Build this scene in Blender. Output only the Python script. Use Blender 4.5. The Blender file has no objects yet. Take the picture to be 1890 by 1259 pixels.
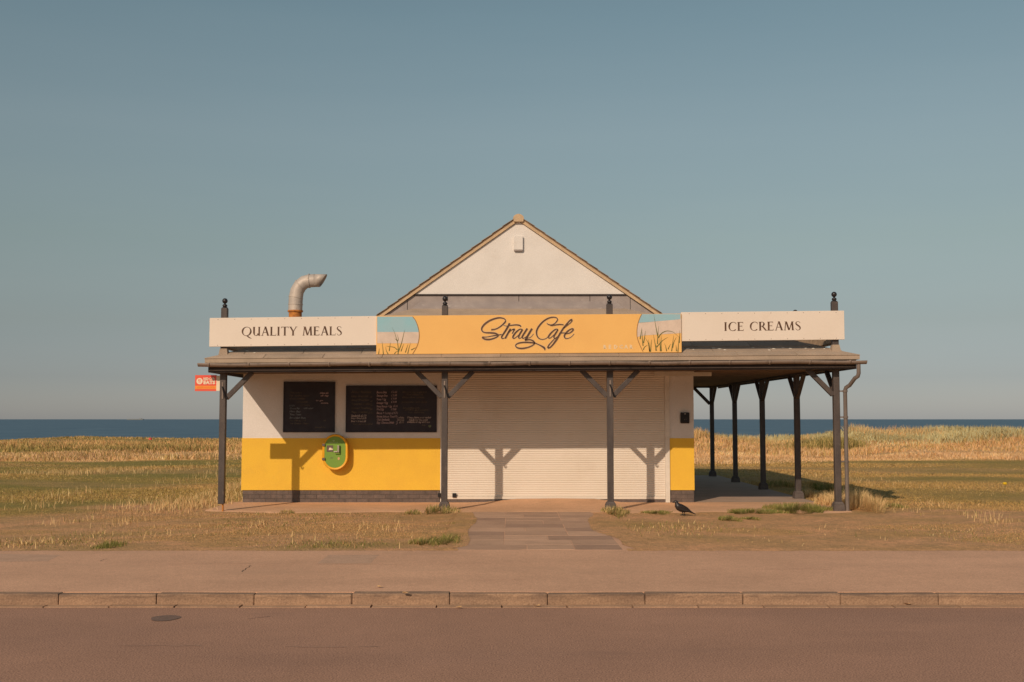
import bpy, bmesh, math, random
import numpy as np
from mathutils import Vector, Matrix

random.seed(7)
rng = np.random.default_rng(11)
S = bpy.context.scene
R = math.radians

# ------------------------------------------------------------------ camera
CAM_Z = 1.75
PITCH = R(3.93)
FPX = 2100.0                       # focal length in pixels of the 1890 px wide photograph
cam_d = bpy.data.cameras.new('camera')
cam_d.sensor_width = 36.0
cam_d.lens = FPX / 1890.0 * 36.0
cam_d.clip_start = 0.1
cam_d.clip_end = 60000
cam = bpy.data.objects.new('camera', cam_d)
S.collection.objects.link(cam)
cam.location = (0, 0, CAM_Z)
cam.rotation_euler = (R(90) + PITCH, 0, 0)
S.camera = cam

# ------------------------------------------------------------------ sky and sun
SUN_DIR = Vector((0.962, 1.95, -1.28)).normalized()      # the way the light travels
SUN_EL = math.asin(-SUN_DIR.z)
SUN_AZ = math.atan2(-SUN_DIR.x, -SUN_DIR.y)
world = bpy.data.worlds.new('World')
S.world = world
world.use_nodes = True
wn, wl = world.node_tree.nodes, world.node_tree.links
wn.clear()
w_out = wn.new('ShaderNodeOutputWorld')
w_bg = wn.new('ShaderNodeBackground')
w_bg.inputs['Strength'].default_value = 0.100
sky = wn.new('ShaderNodeTexSky')
sky.sky_type = 'NISHITA'
sky.sun_disc = False
sky.sun_elevation = SUN_EL
sky.sun_rotation = SUN_AZ % (2 * math.pi)
sky.altitude = 0
sky.air_density = 1.0
sky.dust_density = 0.5
sky.ozone_density = 1.5
# muted film rendering of the whole dome: one tint by elevation, constant above 20 degrees
w_tc = wn.new('ShaderNodeTexCoord')
w_sep = wn.new('ShaderNodeSeparateXYZ')
w_ramp = wn.new('ShaderNodeValToRGB')
els = [(0.0, (0.50, 0.53, 0.70)), (0.035, (0.44, 0.442, 0.54)), (0.0825, (0.535, 0.483, 0.462)), (0.153, (0.735, 0.642, 0.50)), (0.2446, (0.945, 0.82, 0.61)), (0.339, (0.95, 0.89, 0.655))]
while len(w_ramp.color_ramp.elements) < len(els):
    w_ramp.color_ramp.elements.new(0.5)
for e_, (p_, c_) in zip(w_ramp.color_ramp.elements, els):
    e_.position = p_
    e_.color = (*c_, 1)
w_tint = wn.new('ShaderNodeMix')
w_tint.data_type = 'RGBA'
w_tint.blend_type = 'MULTIPLY'
w_tint.inputs[0].default_value = 1.0
wl.new(w_tc.outputs['Generated'], w_sep.inputs[0])
wl.new(w_sep.outputs['Z'], w_ramp.inputs[0])
wl.new(sky.outputs[0], w_tint.inputs[6])
wl.new(w_ramp.outputs[0], w_tint.inputs[7])
# thin uneven haze over the whole sky
w_map = wn.new('ShaderNodeMapping')
w_map.inputs['Scale'].default_value = (2.5, 2.5, 22)
w_noise = wn.new('ShaderNodeTexNoise')
w_noise.inputs['Scale'].default_value = 1.0
w_noise.inputs['Detail'].default_value = 5
w_hz = wn.new('ShaderNodeValToRGB')
w_hz.color_ramp.elements[0].position = 0.35
w_hz.color_ramp.elements[1].position = 0.72
w_hz.color_ramp.elements[0].color = (0.985, 0.985, 0.99, 1)
w_hz.color_ramp.elements[1].color = (1.03, 1.012, 1.008, 1)
w_mul = wn.new('ShaderNodeMix')
w_mul.data_type = 'RGBA'
w_mul.blend_type = 'MULTIPLY'
w_mul.inputs[0].default_value = 1.0
wl.new(w_tc.outputs['Generated'], w_map.inputs[0])
wl.new(w_map.outputs[0], w_noise.inputs['Vector'])
wl.new(w_noise.outputs[0], w_hz.inputs[0])
wl.new(w_tint.outputs[2], w_mul.inputs[6])
wl.new(w_hz.outputs[0], w_mul.inputs[7])
wl.new(w_mul.outputs[2], w_bg.inputs['Color'])
wl.new(w_bg.outputs[0], w_out.inputs[0])

sun_d = bpy.data.lights.new('sun', 'SUN')
sun_d.energy = 2.9
sun_d.angle = R(0.53)
sun_d.color = (1.0, 0.79, 0.585)
sun = bpy.data.objects.new('sun', sun_d)
S.collection.objects.link(sun)
sun.rotation_euler = SUN_DIR.to_track_quat('-Z', 'Y').to_euler()
sun.location = (-20, -30, 30)

S.view_settings.view_transform = 'Standard'
S.view_settings.look = 'None'
S.view_settings.exposure = 0.0
S.view_settings.gamma = 1.0

# ------------------------------------------------------------------ helpers
CP, SP = math.cos(PITCH), math.sin(PITCH)


def W(px, py, Y):
    """photo pixel + distance -> world X, Z"""
    u = (px - 945.0) / FPX
    v = (629.5 - py) / FPX
    t = Y / (CP - v * SP)
    return u * t, CAM_Z + t * (SP + v * CP)


def WX(px, Y, Z):
    fwd = CP * Y + SP * (Z - CAM_Z)
    return (px - 945.0) / FPX * fwd


def WZ(py, Y):
    return W(945, py, Y)[1]


G = 0.107                                    # level of pavement and lawn above the road
OFF = {}


def new_obj(name, me, parent=None):
    o = bpy.data.objects.new(name, me)
    S.collection.objects.link(o)
    if parent is not None:
        o.parent = parent
    return o


def thing(name, label, cat, loc, group=None):
    o = bpy.data.objects.new(name, None)
    o.empty_display_size = 0.2
    S.collection.objects.link(o)
    o.location = loc
    OFF[o.name] = Vector(loc)
    o['label'] = label
    o['category'] = cat
    if group:
        o['group'] = group
    return o


def tag(o, label, cat, group=None):
    o['label'] = label
    o['category'] = cat
    if group:
        o['group'] = group
    return o


class MB:
    def __init__(self):
        self.v = []
        self.f = []

    def add(self, vs, fs):
        n = len(self.v)
        self.v += [tuple(p) for p in vs]
        self.f += [tuple(i + n for i in f) for f in fs]
        return self

    def box(self, x0, x1, y0, y1, z0, z1):
        vs = [(x0, y0, z0), (x1, y0, z0), (x1, y1, z0), (x0, y1, z0), (x0, y0, z1), (x1, y0, z1), (x1, y1, z1), (x0, y1, z1)]
        return self.add(vs, [(0, 3, 2, 1), (4, 5, 6, 7), (0, 1, 5, 4), (1, 2, 6, 5), (2, 3, 7, 6), (3, 0, 4, 7)])

    def hexa(self, b, t):
        """bottom 4 points, top 4 points"""
        return self.add(list(b) + list(t), [(0, 3, 2, 1), (4, 5, 6, 7), (0, 1, 5, 4), (1, 2, 6, 5), (2, 3, 7, 6), (3, 0, 4, 7)])

    def beam(self, a, b, w, d, up=(0, 1, 0)):
        a, b = Vector(a), Vector(b)
        t = (b - a).normalized()
        u = Vector(up)
        s = t.cross(u).normalized()
        u = s.cross(t).normalized()
        def ring(p):
            return [p - s * w / 2 - u * d / 2, p + s * w / 2 - u * d / 2, p + s * w / 2 + u * d / 2, p - s * w / 2 + u * d / 2]
        return self.hexa(ring(a), ring(b))

    def prism(self, pts, y0, y1):
        """polygon in XZ pushed from y0 to y1"""
        n = len(pts)
        vs = [(p[0], y0, p[1]) for p in pts] + [(p[0], y1, p[1]) for p in pts]
        fs = [tuple(range(n)), tuple(range(2 * n - 1, n - 1, -1))]
        fs += [(i, n + i, n + (i + 1) % n, (i + 1) % n) for i in range(n)]
        return self.add(vs, fs)

    def slab(self, pts, th):
        """any planar polygon thickened downward along z"""
        n = len(pts)
        vs = [tuple(p) for p in pts] + [(p[0], p[1], p[2] - th) for p in pts]
        fs = [tuple(range(n)), tuple(range(2 * n - 1, n - 1, -1))]
        fs += [(i, n + i, n + (i + 1) % n, (i + 1) % n) for i in range(n)]
        return self.add(vs, fs)

    def tube(self, pts, r, n=12, cap=True, tilt_end=None):
        pts = [Vector(p) for p in pts]
        rs = r if isinstance(r, (list, tuple)) else [r] * len(pts)
        rings = []
        ref = None
        for i, p in enumerate(pts):
            if i == 0:
                t = pts[1] - p
            elif i == len(pts) - 1:
                t = p - pts[i - 1]
            else:
                t = (pts[i + 1] - p).normalized() + (p - pts[i - 1]).normalized()
            t.normalize()
            if ref is None:
                ref = Vector((0, 0, 1)) if abs(t.z) < 0.9 else Vector((0, 1, 0))
            s = t.cross(ref).normalized()
            u = s.cross(t).normalized()
            ref = u
            ring = []
            for k in range(n):
                a = 2 * math.pi * k / n
                q = p + (s * math.cos(a) + u * math.sin(a)) * rs[i]
                ring.append(q)
            rings.append(ring)
        vs = [q for ring in rings for q in ring]
        fs = []
        for i in range(len(pts) - 1):
            for k in range(n):
                fs.append((i * n + k, i * n + (k + 1) % n, (i + 1) * n + (k + 1) % n, (i + 1) * n + k))
        if cap:
            fs.append(tuple(range(n - 1, -1, -1)))
            fs.append(tuple(range((len(pts) - 1) * n, len(pts) * n)))
        return self.add(vs, fs)

    def lathe(self, c, prof, n=16):
        """profile of (radius, z) about the vertical through c"""
        vs = []
        for (r, z) in prof:
            for k in range(n):
                a = 2 * math.pi * k / n
                vs.append((c[0] + r * math.cos(a), c[1] + r * math.sin(a), c[2] + z))
        fs = []
        for i in range(len(prof) - 1):
            for k in range(n):
                fs.append((i * n + k, i * n + (k + 1) % n, (i + 1) * n + (k + 1) % n, (i + 1) * n + k))
        fs.append(tuple(range(n - 1, -1, -1)))
        fs.append(tuple(range((len(prof) - 1) * n, len(prof) * n)))
        return self.add(vs, fs)

    def build(self, name, m, parent=None, smooth=False, bevel=0.0, seg=2):
        off = Vector((0, 0, 0))
        root = parent
        while root is not None and root.parent is not None:
            root = root.parent
        if root is not None and root.name in OFF:
            off = OFF[root.name]
        me = bpy.data.meshes.new(name)
        me.from_pydata([(v[0] - off.x, v[1] - off.y, v[2] - off.z) for v in self.v], [], self.f)
        bm = bmesh.new()
        bm.from_mesh(me)
        bmesh.ops.recalc_face_normals(bm, faces=bm.faces)
        bm.to_mesh(me)
        bm.free()
        me.materials.append(m)
        if smooth:
            for p in me.polygons:
                p.use_smooth = True
        o = new_obj(name, me, parent)
        if smooth:
            try:
                me.set_sharp_from_angle(angle=R(40))
            except Exception:
                pass
        if bevel > 0:
            b = o.modifiers.new('bevel', 'BEVEL')
            b.width = bevel
            b.segments = seg
            b.limit_method = 'ANGLE'
        return o


def structure(o):
    o['kind'] = 'structure'
    return o


def catmull(pts, n=8):
    """pts of (x, y, w) -> smooth list"""
    P = [np.array(p, float) for p in pts]
    P = [2 * P[0] - P[1]] + P + [2 * P[-1] - P[-2]]
    out = []
    for i in range(1, len(P) - 2):
        p0, p1, p2, p3 = P[i - 1], P[i], P[i + 1], P[i + 2]
        for k in range(n):
            t = k / n
            out.append(0.5 * ((2 * p1) + (-p0 + p2) * t + (2 * p0 - 5 * p1 + 4 * p2 - p3) * t * t + (-p0 + 3 * p1 - 3 * p2 + p3) * t ** 3))
    out.append(P[-2])
    return out


def ribbon(mb, pts, y, th=0.0015, extra=0.0):
    """flat stroke in the XZ plane at depth y, pts of (x, z, width)"""
    L, Rr = [], []
    for i, p in enumerate(pts):
        a = pts[max(i - 1, 0)]
        b = pts[min(i + 1, len(pts) - 1)]
        t = np.array([b[0] - a[0], b[1] - a[1]])
        t = t / (np.linalg.norm(t) + 1e-9)
        nrm = np.array([-t[1], t[0]])
        w = p[2] / 2 + extra
        L.append((p[0] + nrm[0] * w, p[1] + nrm[1] * w))
        Rr.append((p[0] - nrm[0] * w, p[1] - nrm[1] * w))
    n = len(pts)
    vs = [(q[0], y, q[1]) for q in L] + [(q[0], y, q[1]) for q in Rr]
    fs = [(i, i + 1, n + i + 1, n + i) for i in range(n - 1)]
    mb.add(vs, fs)


# ------------------------------------------------------------------ materials
def nodes_of(m):
    m.use_nodes = True
    nt = m.node_tree
    nt.nodes.clear()
    o = nt.nodes.new('ShaderNodeOutputMaterial')
    b = nt.nodes.new('ShaderNodeBsdfPrincipled')
    nt.links.new(b.outputs[0], o.inputs[0])
    return nt, b, o


def rgba(c):
    return (c[0], c[1], c[2], 1.0)


def noise(nt, vec, scale, detail=4, rough=0.55):
    n = nt.nodes.new('ShaderNodeTexNoise')
    n.inputs['Scale'].default_value = scale
    n.inputs['Detail'].default_value = detail
    n.inputs['Roughness'].default_value = rough
    nt.links.new(vec, n.inputs['Vector'])
    return n.outputs[0]


def ramp(nt, fac, a, b, ca=(0, 0, 0), cb=(1, 1, 1)):
    r = nt.nodes.new('ShaderNodeValToRGB')
    r.color_ramp.elements[0].position = a
    r.color_ramp.elements[1].position = b
    r.color_ramp.elements[0].color = rgba(ca)
    r.color_ramp.elements[1].color = rgba(cb)
    nt.links.new(fac, r.inputs[0])
    return r.outputs[0]


def mix(nt, fac, a, b, mode='MIX'):
    m = nt.nodes.new('ShaderNodeMix')
    m.data_type = 'RGBA'
    m.blend_type = mode
    if isinstance(fac, (int, float)):
        m.inputs[0].default_value = fac
    else:
        nt.links.new(fac, m.inputs[0])
    for i, c in ((6, a), (7, b)):
        if isinstance(c, tuple):
            m.inputs[i].default_value = rgba(c)
        else:
            nt.links.new(c, m.inputs[i])
    return m.outputs[2]


def mat(name, col, rough=0.8, col2=None, scale=6.0, lo=0.4, hi=0.65, bump=0.0, bscale=80.0, fine=0.12, metal=0.0,
        spec=0.3, stain=None, stain_scale=2.0, stain_lo=0.55, stain_hi=0.75, per_obj=0.0, stretch=None, mottle=0.0):
    m = bpy.data.materials.new(name)
    nt, b, o = nodes_of(m)
    tc = nt.nodes.new('ShaderNodeNewGeometry')
    vec = tc.outputs['Position']
    if stretch:
        mp = nt.nodes.new('ShaderNodeMapping')
        mp.inputs['Scale'].default_value = stretch
        nt.links.new(vec, mp.inputs['Vector'])
        svec = mp.outputs[0]
    else:
        svec = vec
    c = None
    if col2 is None:
        col2 = tuple(x * 0.88 for x in col)
    c = mix(nt, ramp(nt, noise(nt, svec, scale, 5), lo, hi), col, col2)
    if fine > 0:
        f = ramp(nt, noise(nt, vec, bscale * 1.3, 2), 0.3, 0.7, (1 - fine,) * 3, (1 + fine,) * 3)
        c = mix(nt, 1.0, c, f, 'MULTIPLY')
    if stain:
        c = mix(nt, ramp(nt, noise(nt, svec, stain_scale, 6, 0.65), stain_lo, stain_hi), c, stain)
    if mottle > 0:
        f = ramp(nt, noise(nt, vec, 0.55, 7, 0.7), 0.32, 0.68, (1 - mottle,) * 3, (1 + mottle,) * 3)
        c = mix(nt, 1.0, c, f, 'MULTIPLY')
        f = ramp(nt, noise(nt, vec, 9, 5, 0.7), 0.3, 0.7, (1 - mottle * .6,) * 3, (1 + mottle * .6,) * 3)
        c = mix(nt, 1.0, c, f, 'MULTIPLY')
    if per_obj > 0:
        oi = nt.nodes.new('ShaderNodeObjectInfo')
        f = ramp(nt, oi.outputs['Random'], 0.0, 1.0, (1 - per_obj,) * 3, (1 + per_obj,) * 3)
        c = mix(nt, 1.0, c, f, 'MULTIPLY')
    nt.links.new(c, b.inputs['Base Color'])
    b.inputs['Roughness'].default_value = rough
    b.inputs['Metallic'].default_value = metal
    b.inputs['Specular IOR Level'].default_value = spec
    if bump > 0:
        bp = nt.nodes.new('ShaderNodeBump')
        bp.inputs['Strength'].default_value = 1.0
        bp.inputs['Distance'].default_value = bump
        nt.links.new(noise(nt, vec, bscale, 3), bp.inputs['Height'])
        nt.links.new(bp.outputs[0], b.inputs['Normal'])
    return m


M = {}
M['white_wall'] = mat('white painted roughcast', (0.753, 0.707, 0.676), 0.9, (0.719, 0.673, 0.639), 2.5, bump=0.006, bscale=55, fine=0.05,
                      stain=(0.632, 0.564, 0.507), stain_scale=1.4, stain_lo=0.60, stain_hi=0.9)
M['yellow_wall'] = mat('yellow painted roughcast', (0.855, 0.519, 0.057), 0.8, (0.821, 0.488, 0.057), 3, bump=0.006, bscale=55, fine=0.06,
                       stain=(0.684, 0.433, 0.080), stain_scale=2, stain_lo=0.62, stain_hi=0.9)
M['plinth_brick'] = mat('dark painted brick', (0.155, 0.115, 0.10), 0.75, (0.115, 0.09, 0.08), 9, bump=0.003, bscale=60, per_obj=0.12)
M['mortar'] = mat('dark mortar', (0.125, 0.095, 0.083), 0.9, bump=0.002)
M['shutter'] = mat('cream shutter paint', (0.765, 0.684, 0.598), 0.55, (0.730, 0.650, 0.558), 1.2, fine=0.03, spec=0.35,
                   stain=(0.632, 0.540, 0.448), stain_scale=1.1, stain_lo=0.58, stain_hi=0.95)
M['white_trim'] = mat('white trim', (0.759, 0.690, 0.609), 0.6, fine=0.04, stain=(0.713, 0.632, 0.529), stain_scale=3)
M['post'] = mat('dark grey post paint', (0.072, 0.058, 0.056), 0.5, (0.10, 0.08, 0.072), 7, bump=0.0015, bscale=50, fine=0.15,
                stain=(0.17, 0.13, 0.11), stain_scale=12, stain_lo=0.62, stain_hi=0.75, stretch=(1, 1, 0.35))
M['finial'] = mat('black finial paint', (0.022, 0.019, 0.022), 0.35, fine=0.1, spec=0.5)
M['black'] = mat('black paint', (0.016, 0.014, 0.015), 0.5, fine=0.1)
M['gutter'] = mat('grey gutter', (0.268, 0.208, 0.176), 0.45, (0.225, 0.177, 0.148), 4, fine=0.08, stain=(0.077, 0.060, 0.049), stain_scale=5)
M['downpipe'] = mat('dark grey downpipe', (0.160, 0.132, 0.120), 0.45, (0.200, 0.160, 0.140), 5, fine=0.1)
M['fascia'] = mat('dark fascia board', (0.045, 0.035, 0.035), 0.7, (0.06, 0.045, 0.04), 6)
M['soffit'] = mat('brown soffit boards', (0.139, 0.081, 0.047), 0.8, (0.098, 0.059, 0.035), 4, bump=0.003, bscale=12)
M['felt'] = mat('mineral roofing felt', (0.421, 0.319, 0.241), 0.95, (0.352, 0.269, 0.204), 2.2, bump=0.004, bscale=90, fine=0.22, per_obj=0.10,
                stain=(0.474, 0.370, 0.271), stain_scale=4, stain_lo=0.58, stain_hi=0.8)
M['lead'] = mat('grey lead sheet', (0.302, 0.255, 0.244), 0.6, (0.365, 0.309, 0.290), 3, fine=0.08, stain=(0.437, 0.380, 0.356), stain_scale=5, stain_lo=0.58)
M['tile'] = mat('brown roof tile', (0.34, 0.22, 0.14), 0.9, (0.24, 0.16, 0.105), 5, bump=0.004, bscale=40, per_obj=0.25)
M['barge'] = mat('tan verge mortar', (0.593, 0.422, 0.264), 0.85, (0.512, 0.365, 0.231), 5, bump=0.003, bscale=30)
M['sign_white'] = mat('cream sign board', (0.762, 0.666, 0.584), 0.55, (0.740, 0.642, 0.557), 1.5, fine=0.03, spec=0.3,
                      stain=(0.652, 0.538, 0.442), stain_scale=2.3, stain_lo=0.62, stain_hi=0.95)
M['sign_orange'] = mat('orange sign board', (0.848, 0.493, 0.162), 0.6, (0.825, 0.471, 0.154), 2, fine=0.025, spec=0.2)
M['sign_teal'] = mat('teal sign print', (0.316, 0.493, 0.571), 0.6, (0.285, 0.505, 0.587), 4, fine=0.03, spec=0.2)
M['sign_pale'] = mat('pale sand sign print', (0.693, 0.555, 0.466), 0.6, fine=0.03, spec=0.2)
M['sign_grass'] = mat('green grass print', (0.128, 0.152, 0.054), 0.6, (0.165, 0.142, 0.045), 8, fine=0.03, spec=0.2)
M['sign_line'] = mat('brown line print', (0.34, 0.17, 0.06), 0.6, fine=0.03, spec=0.2)
M['letter'] = mat('brown lettering', (0.085, 0.042, 0.024), 0.6, (0.14, 0.072, 0.042), 3, fine=0.05)
M['letter_halo'] = mat('cream letter outline', (0.74, 0.51, 0.30), 0.6, fine=0.02)
M['letter_faint'] = mat('faint cream lettering', (0.823, 0.632, 0.410), 0.6, fine=0.02)
M['board_back'] = mat('weathered timber', (0.46, 0.33, 0.22), 0.85, (0.34, 0.24, 0.16), 8, bump=0.003, bscale=30)
M['chalkboard'] = mat('black chalkboard', (0.033, 0.030, 0.041), 0.7, (0.043, 0.041, 0.053), 4, fine=0.15)
M['chalk'] = mat('pale chalk', (0.374, 0.306, 0.289), 0.95, (0.170, 0.145, 0.136), 10, fine=0.3, bscale=60)
M['chalk_pink'] = mat('pink chalk', (0.376, 0.274, 0.286), 0.95, (0.202, 0.156, 0.162), 10, fine=0.3, bscale=60)
M['chalk_dim'] = mat('rubbed chalk', (0.111, 0.093, 0.076), 0.95, (0.060, 0.051, 0.048), 10, fine=0.3, bscale=60)
M['chalk_blue'] = mat('blue grey chalk', (0.170, 0.187, 0.204), 0.95, (0.085, 0.093, 0.102), 10, fine=0.3, bscale=60)
M['chalk_green'] = mat('green chalk', (0.16, 0.19, 0.11), 0.95, fine=0.3)
M['aed_yellow'] = mat('yellow cabinet shell', (0.86, 0.42, 0.015), 0.4, fine=0.02, spec=0.4)
M['aed_green'] = mat('green cabinet door', (0.20, 0.34, 0.045), 0.45, (0.18, 0.32, 0.05), 3, fine=0.03, spec=0.35)
M['aed_print'] = mat('pale green print', (0.40, 0.50, 0.22), 0.6, fine=0.02)
M['steel'] = mat('brushed steel', (0.48, 0.42, 0.36), 0.4, metal=0.7, fine=0.05)
M['dark_steel'] = mat('dark hinge steel', (0.16, 0.12, 0.10), 0.5, metal=0.4)
M['keybox'] = mat('black plastic', (0.020, 0.016, 0.017), 0.45, fine=0.08)
M['red_sign'] = mat('red sign face', (0.78, 0.085, 0.055), 0.4, (0.80, 0.11, 0.06), 4, fine=0.02, spec=0.4)
M['orange_sign'] = mat('orange sign strip', (0.90, 0.29, 0.045), 0.4, fine=0.02, spec=0.4)
M['sign_cream'] = mat('cream sign print', (0.86, 0.72, 0.55), 0.5, fine=0.02)
M['flue'] = mat('galvanised flue', (0.468, 0.410, 0.370), 0.55, (0.559, 0.481, 0.423), 5, metal=0.15, fine=0.06, stain=(0.351, 0.260, 0.195), stain_scale=8, stain_lo=0.6)
M['rust'] = mat('rusty steel', (0.546, 0.213, 0.050), 0.9, (0.338, 0.125, 0.044), 12, bump=0.003, bscale=50)
M['concrete_block'] = mat('dark concrete block', (0.13, 0.105, 0.095), 0.9, (0.10, 0.08, 0.075), 9, bump=0.004, bscale=50)
M['apron'] = mat('worn concrete apron', (0.720, 0.425, 0.254), 0.95, (0.636, 0.374, 0.221), 1.4, bump=0.004, bscale=45, fine=0.16, mottle=0.08,
                 stain=(0.540, 0.333, 0.200), stain_scale=1.7, stain_lo=0.55, stain_hi=0.75)
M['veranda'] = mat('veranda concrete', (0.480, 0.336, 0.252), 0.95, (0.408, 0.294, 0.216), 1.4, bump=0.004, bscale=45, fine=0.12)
M['asphalt'] = mat('old brown road asphalt', (0.400, 0.228, 0.157), 0.93, (0.350, 0.202, 0.143), 0.55, bump=0.0012, bscale=62, fine=0.5, mottle=0.08,
                   stain=(0.301, 0.177, 0.129), stain_scale=0.9, stain_lo=0.60, stain_hi=0.80, stretch=(0.35, 1, 1), spec=0.2)
M['asphalt_dark'] = mat('dark tar patch', (0.215, 0.142, 0.112), 0.9, bump=0.004, bscale=140, fine=0.3)
M['footway'] = mat('pale footway asphalt', (0.652, 0.384, 0.250), 0.95, (0.589, 0.349, 0.228), 0.8, bump=0.003, bscale=60, fine=0.2, mottle=0.09,
                   stain=(0.531, 0.325, 0.214), stain_scale=0.75, stain_lo=0.55, stain_hi=0.78, stretch=(0.3, 1, 1), spec=0.2)
M['footway_patch'] = mat('grey footway patch', (0.559, 0.353, 0.244), 0.95, bump=0.003, bscale=60, fine=0.16, spec=0.2)
M['crack'] = mat('dark crack filler', (0.06, 0.042, 0.034), 0.95)
def kerb_mat():
    m = mat('weathered kerb stone', (0.375, 0.236, 0.152), 0.95, (0.31, 0.195, 0.13), 3.0, bump=0.006, bscale=50, fine=0.2, per_obj=0.10)
    nt = m.node_tree
    b = [n for n in nt.nodes if n.type == 'BSDF_PRINCIPLED'][0]
    src = b.inputs['Base Color'].links[0].from_socket
    g = nt.nodes.new('ShaderNodeNewGeometry')
    sp = nt.nodes.new('ShaderNodeSeparateXYZ')
    nt.links.new(g.outputs['Position'], sp.inputs[0])
    mp = nt.nodes.new('ShaderNodeMapping')
    mp.inputs['Scale'].default_value = (1.3, 5, 9)
    nt.links.new(g.outputs['Position'], mp.inputs['Vector'])
    dirt = ramp(nt, noise(nt, mp.outputs[0], 1.6, 7, 0.7), 0.42, 0.62)
    upper = ramp(nt, sp.outputs['Z'], 0.035, 0.085)
    f1 = mix(nt, 1.0, dirt, upper, 'MULTIPLY')
    c = mix(nt, f1, src, (0.185, 0.122, 0.088))
    nt.links.new(c, b.inputs['Base Color'])
    return m


M['kerb'] = kerb_mat()
M['channel'] = mat('pale channel block', (0.450, 0.283, 0.180), 0.95, (0.370, 0.230, 0.149), 4, bump=0.004, bscale=60, fine=0.2, per_obj=0.12)
for i, c in enumerate([(0.59, 0.368, 0.25), (0.50, 0.312, 0.214), (0.55, 0.345, 0.234), (0.42, 0.262, 0.184)]):
    M['slab%d' % i] = mat('paving slab shade %d' % (i + 1), c, 0.95, tuple(x * 0.9 for x in c), 3, bump=0.003, bscale=70, fine=0.14,
                          stain=tuple(x * 0.8 for x in c), stain_scale=3, stain_lo=0.55)
M['guano'] = mat('white bird droppings', (0.75, 0.68, 0.58), 0.9)
M['crow'] = mat('black plumage', (0.016, 0.012, 0.013), 0.45, (0.035, 0.027, 0.026), 30, fine=0.3, bscale=120, spec=0.5)
M['crow_leg'] = mat('black leg', (0.012, 0.01, 0.01), 0.6)
M['leaf_litter'] = mat('pale dry leaf', (0.62, 0.38, 0.19), 0.9)
M['red_plastic'] = mat('faded red plastic', (0.72, 0.06, 0.055), 0.5)
M['flower'] = mat('yellow petals', (0.85, 0.55, 0.03), 0.7)
M['ship'] = mat('pale hazy hull', (0.20, 0.215, 0.22), 0.8)
M['ship_up'] = mat('pale hazy superstructure', (0.27, 0.27, 0.27), 0.8)


def attr_mat(name, trans=0.25, rough=0.8, extra=None):
    """colour from the mesh's own colour attribute (the plant's pigment)"""
    m = bpy.data.materials.new(name)
    nt, b, o = nodes_of(m)
    a = nt.nodes.new('ShaderNodeAttribute')
    a.attribute_name = 'pigment'
    c = a.outputs['Color']
    if extra:
        tc = nt.nodes.new('ShaderNodeNewGeometry')
        v = tc.outputs['Position']
        f = ramp(nt, noise(nt, v, 14, 7, 0.75), 0.3, 0.7, (0.66, 0.68, 0.66), (1.30, 1.26, 1.24))
        c = mix(nt, 1.0, c, f, 'MULTIPLY')
        f = ramp(nt, noise(nt, v, 1.9, 7, 0.7), 0.32, 0.68, (0.78, 0.84, 0.80), (1.20, 1.13, 1.12))
        c = mix(nt, 1.0, c, f, 'MULTIPLY')
        bp = nt.nodes.new('ShaderNodeBump')
        bp.inputs['Distance'].default_value = 0.03
        nt.links.new(noise(nt, v, 30, 5), bp.inputs['Height'])
        nt.links.new(bp.outputs[0], b.inputs['Normal'])
    nt.links.new(c, b.inputs['Base Color'])
    b.inputs['Roughness'].default_value = rough
    b.inputs['Specular IOR Level'].default_value = 0.15
    if trans > 0:
        t = nt.nodes.new('ShaderNodeBsdfTranslucent')
        nt.links.new(c, t.inputs['Color'])
        ms = nt.nodes.new('ShaderNodeMixShader')
        ms.inputs[0].default_value = trans
        nt.links.new(b.outputs[0], ms.inputs[1])
        nt.links.new(t.outputs[0], ms.inputs[2])
        nt.links.new(ms.outputs[0], o.inputs[0])
    return m


M['turf_ground'] = attr_mat('soil and turf', 0.0, 0.95, True)
M['blade'] = attr_mat('grass blades', 0.22)

# sea
m = bpy.data.materials.new('sea water')
nt, b, o = nodes_of(m)
tc = nt.nodes.new('ShaderNodeTexCoord')
mp = nt.nodes.new('ShaderNodeMapping')
mp.inputs['Scale'].default_value = (0.035, 0.05, 1)
nt.links.new(tc.outputs['Object'], mp.inputs['Vector'])
n1 = noise(nt, mp.outputs[0], 1.0, 8, 0.65)
c = mix(nt, ramp(nt, n1, 0.35, 0.7), (0.072, 0.135, 0.200), (0.125, 0.205, 0.280))
mp2 = nt.nodes.new('ShaderNodeMapping')
mp2.inputs['Scale'].default_value = (0.08, 0.22, 1)
nt.links.new(tc.outputs['Object'], mp2.inputs['Vector'])
foam = ramp(nt, noise(nt, mp2.outputs[0], 1.0, 5, 0.6), 0.72, 0.75)
c = mix(nt, foam, c, (0.40, 0.38, 0.35))
nt.links.new(c, b.inputs['Base Color'])
b.inputs['Roughness'].default_value = 0.6
b.inputs['Specular IOR Level'].default_value = 0.12
bp = nt.nodes.new('ShaderNodeBump')
bp.inputs['Distance'].default_value = 1.2
nt.links.new(n1, bp.inputs['Height'])
nt.links.new(bp.outputs[0], b.inputs['Normal'])
M['sea'] = m

# ------------------------------------------------------------------ ground, road, footway
def sm(a, b, x):
    t = np.clip((x - a) / (b - a), 0, 1)
    return t * t * (3 - 2 * t)


def wob(x, y, s, seed):
    """cheap smooth noise in about -1..1"""
    r = np.random.default_rng(seed)
    out = 0
    for k in range(7):
        a = r.uniform(0, 2 * math.pi)
        f = s * r.uniform(0.6, 1.9)
        out = out + np.sin((x * math.cos(a) + y * math.sin(a)) * f + r.uniform(0, 6.28))
    return out / 3.0


def side(x):
    """0 on the left of the building, 1 on the right"""
    return sm(-4.0, 7.0, x)


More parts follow.
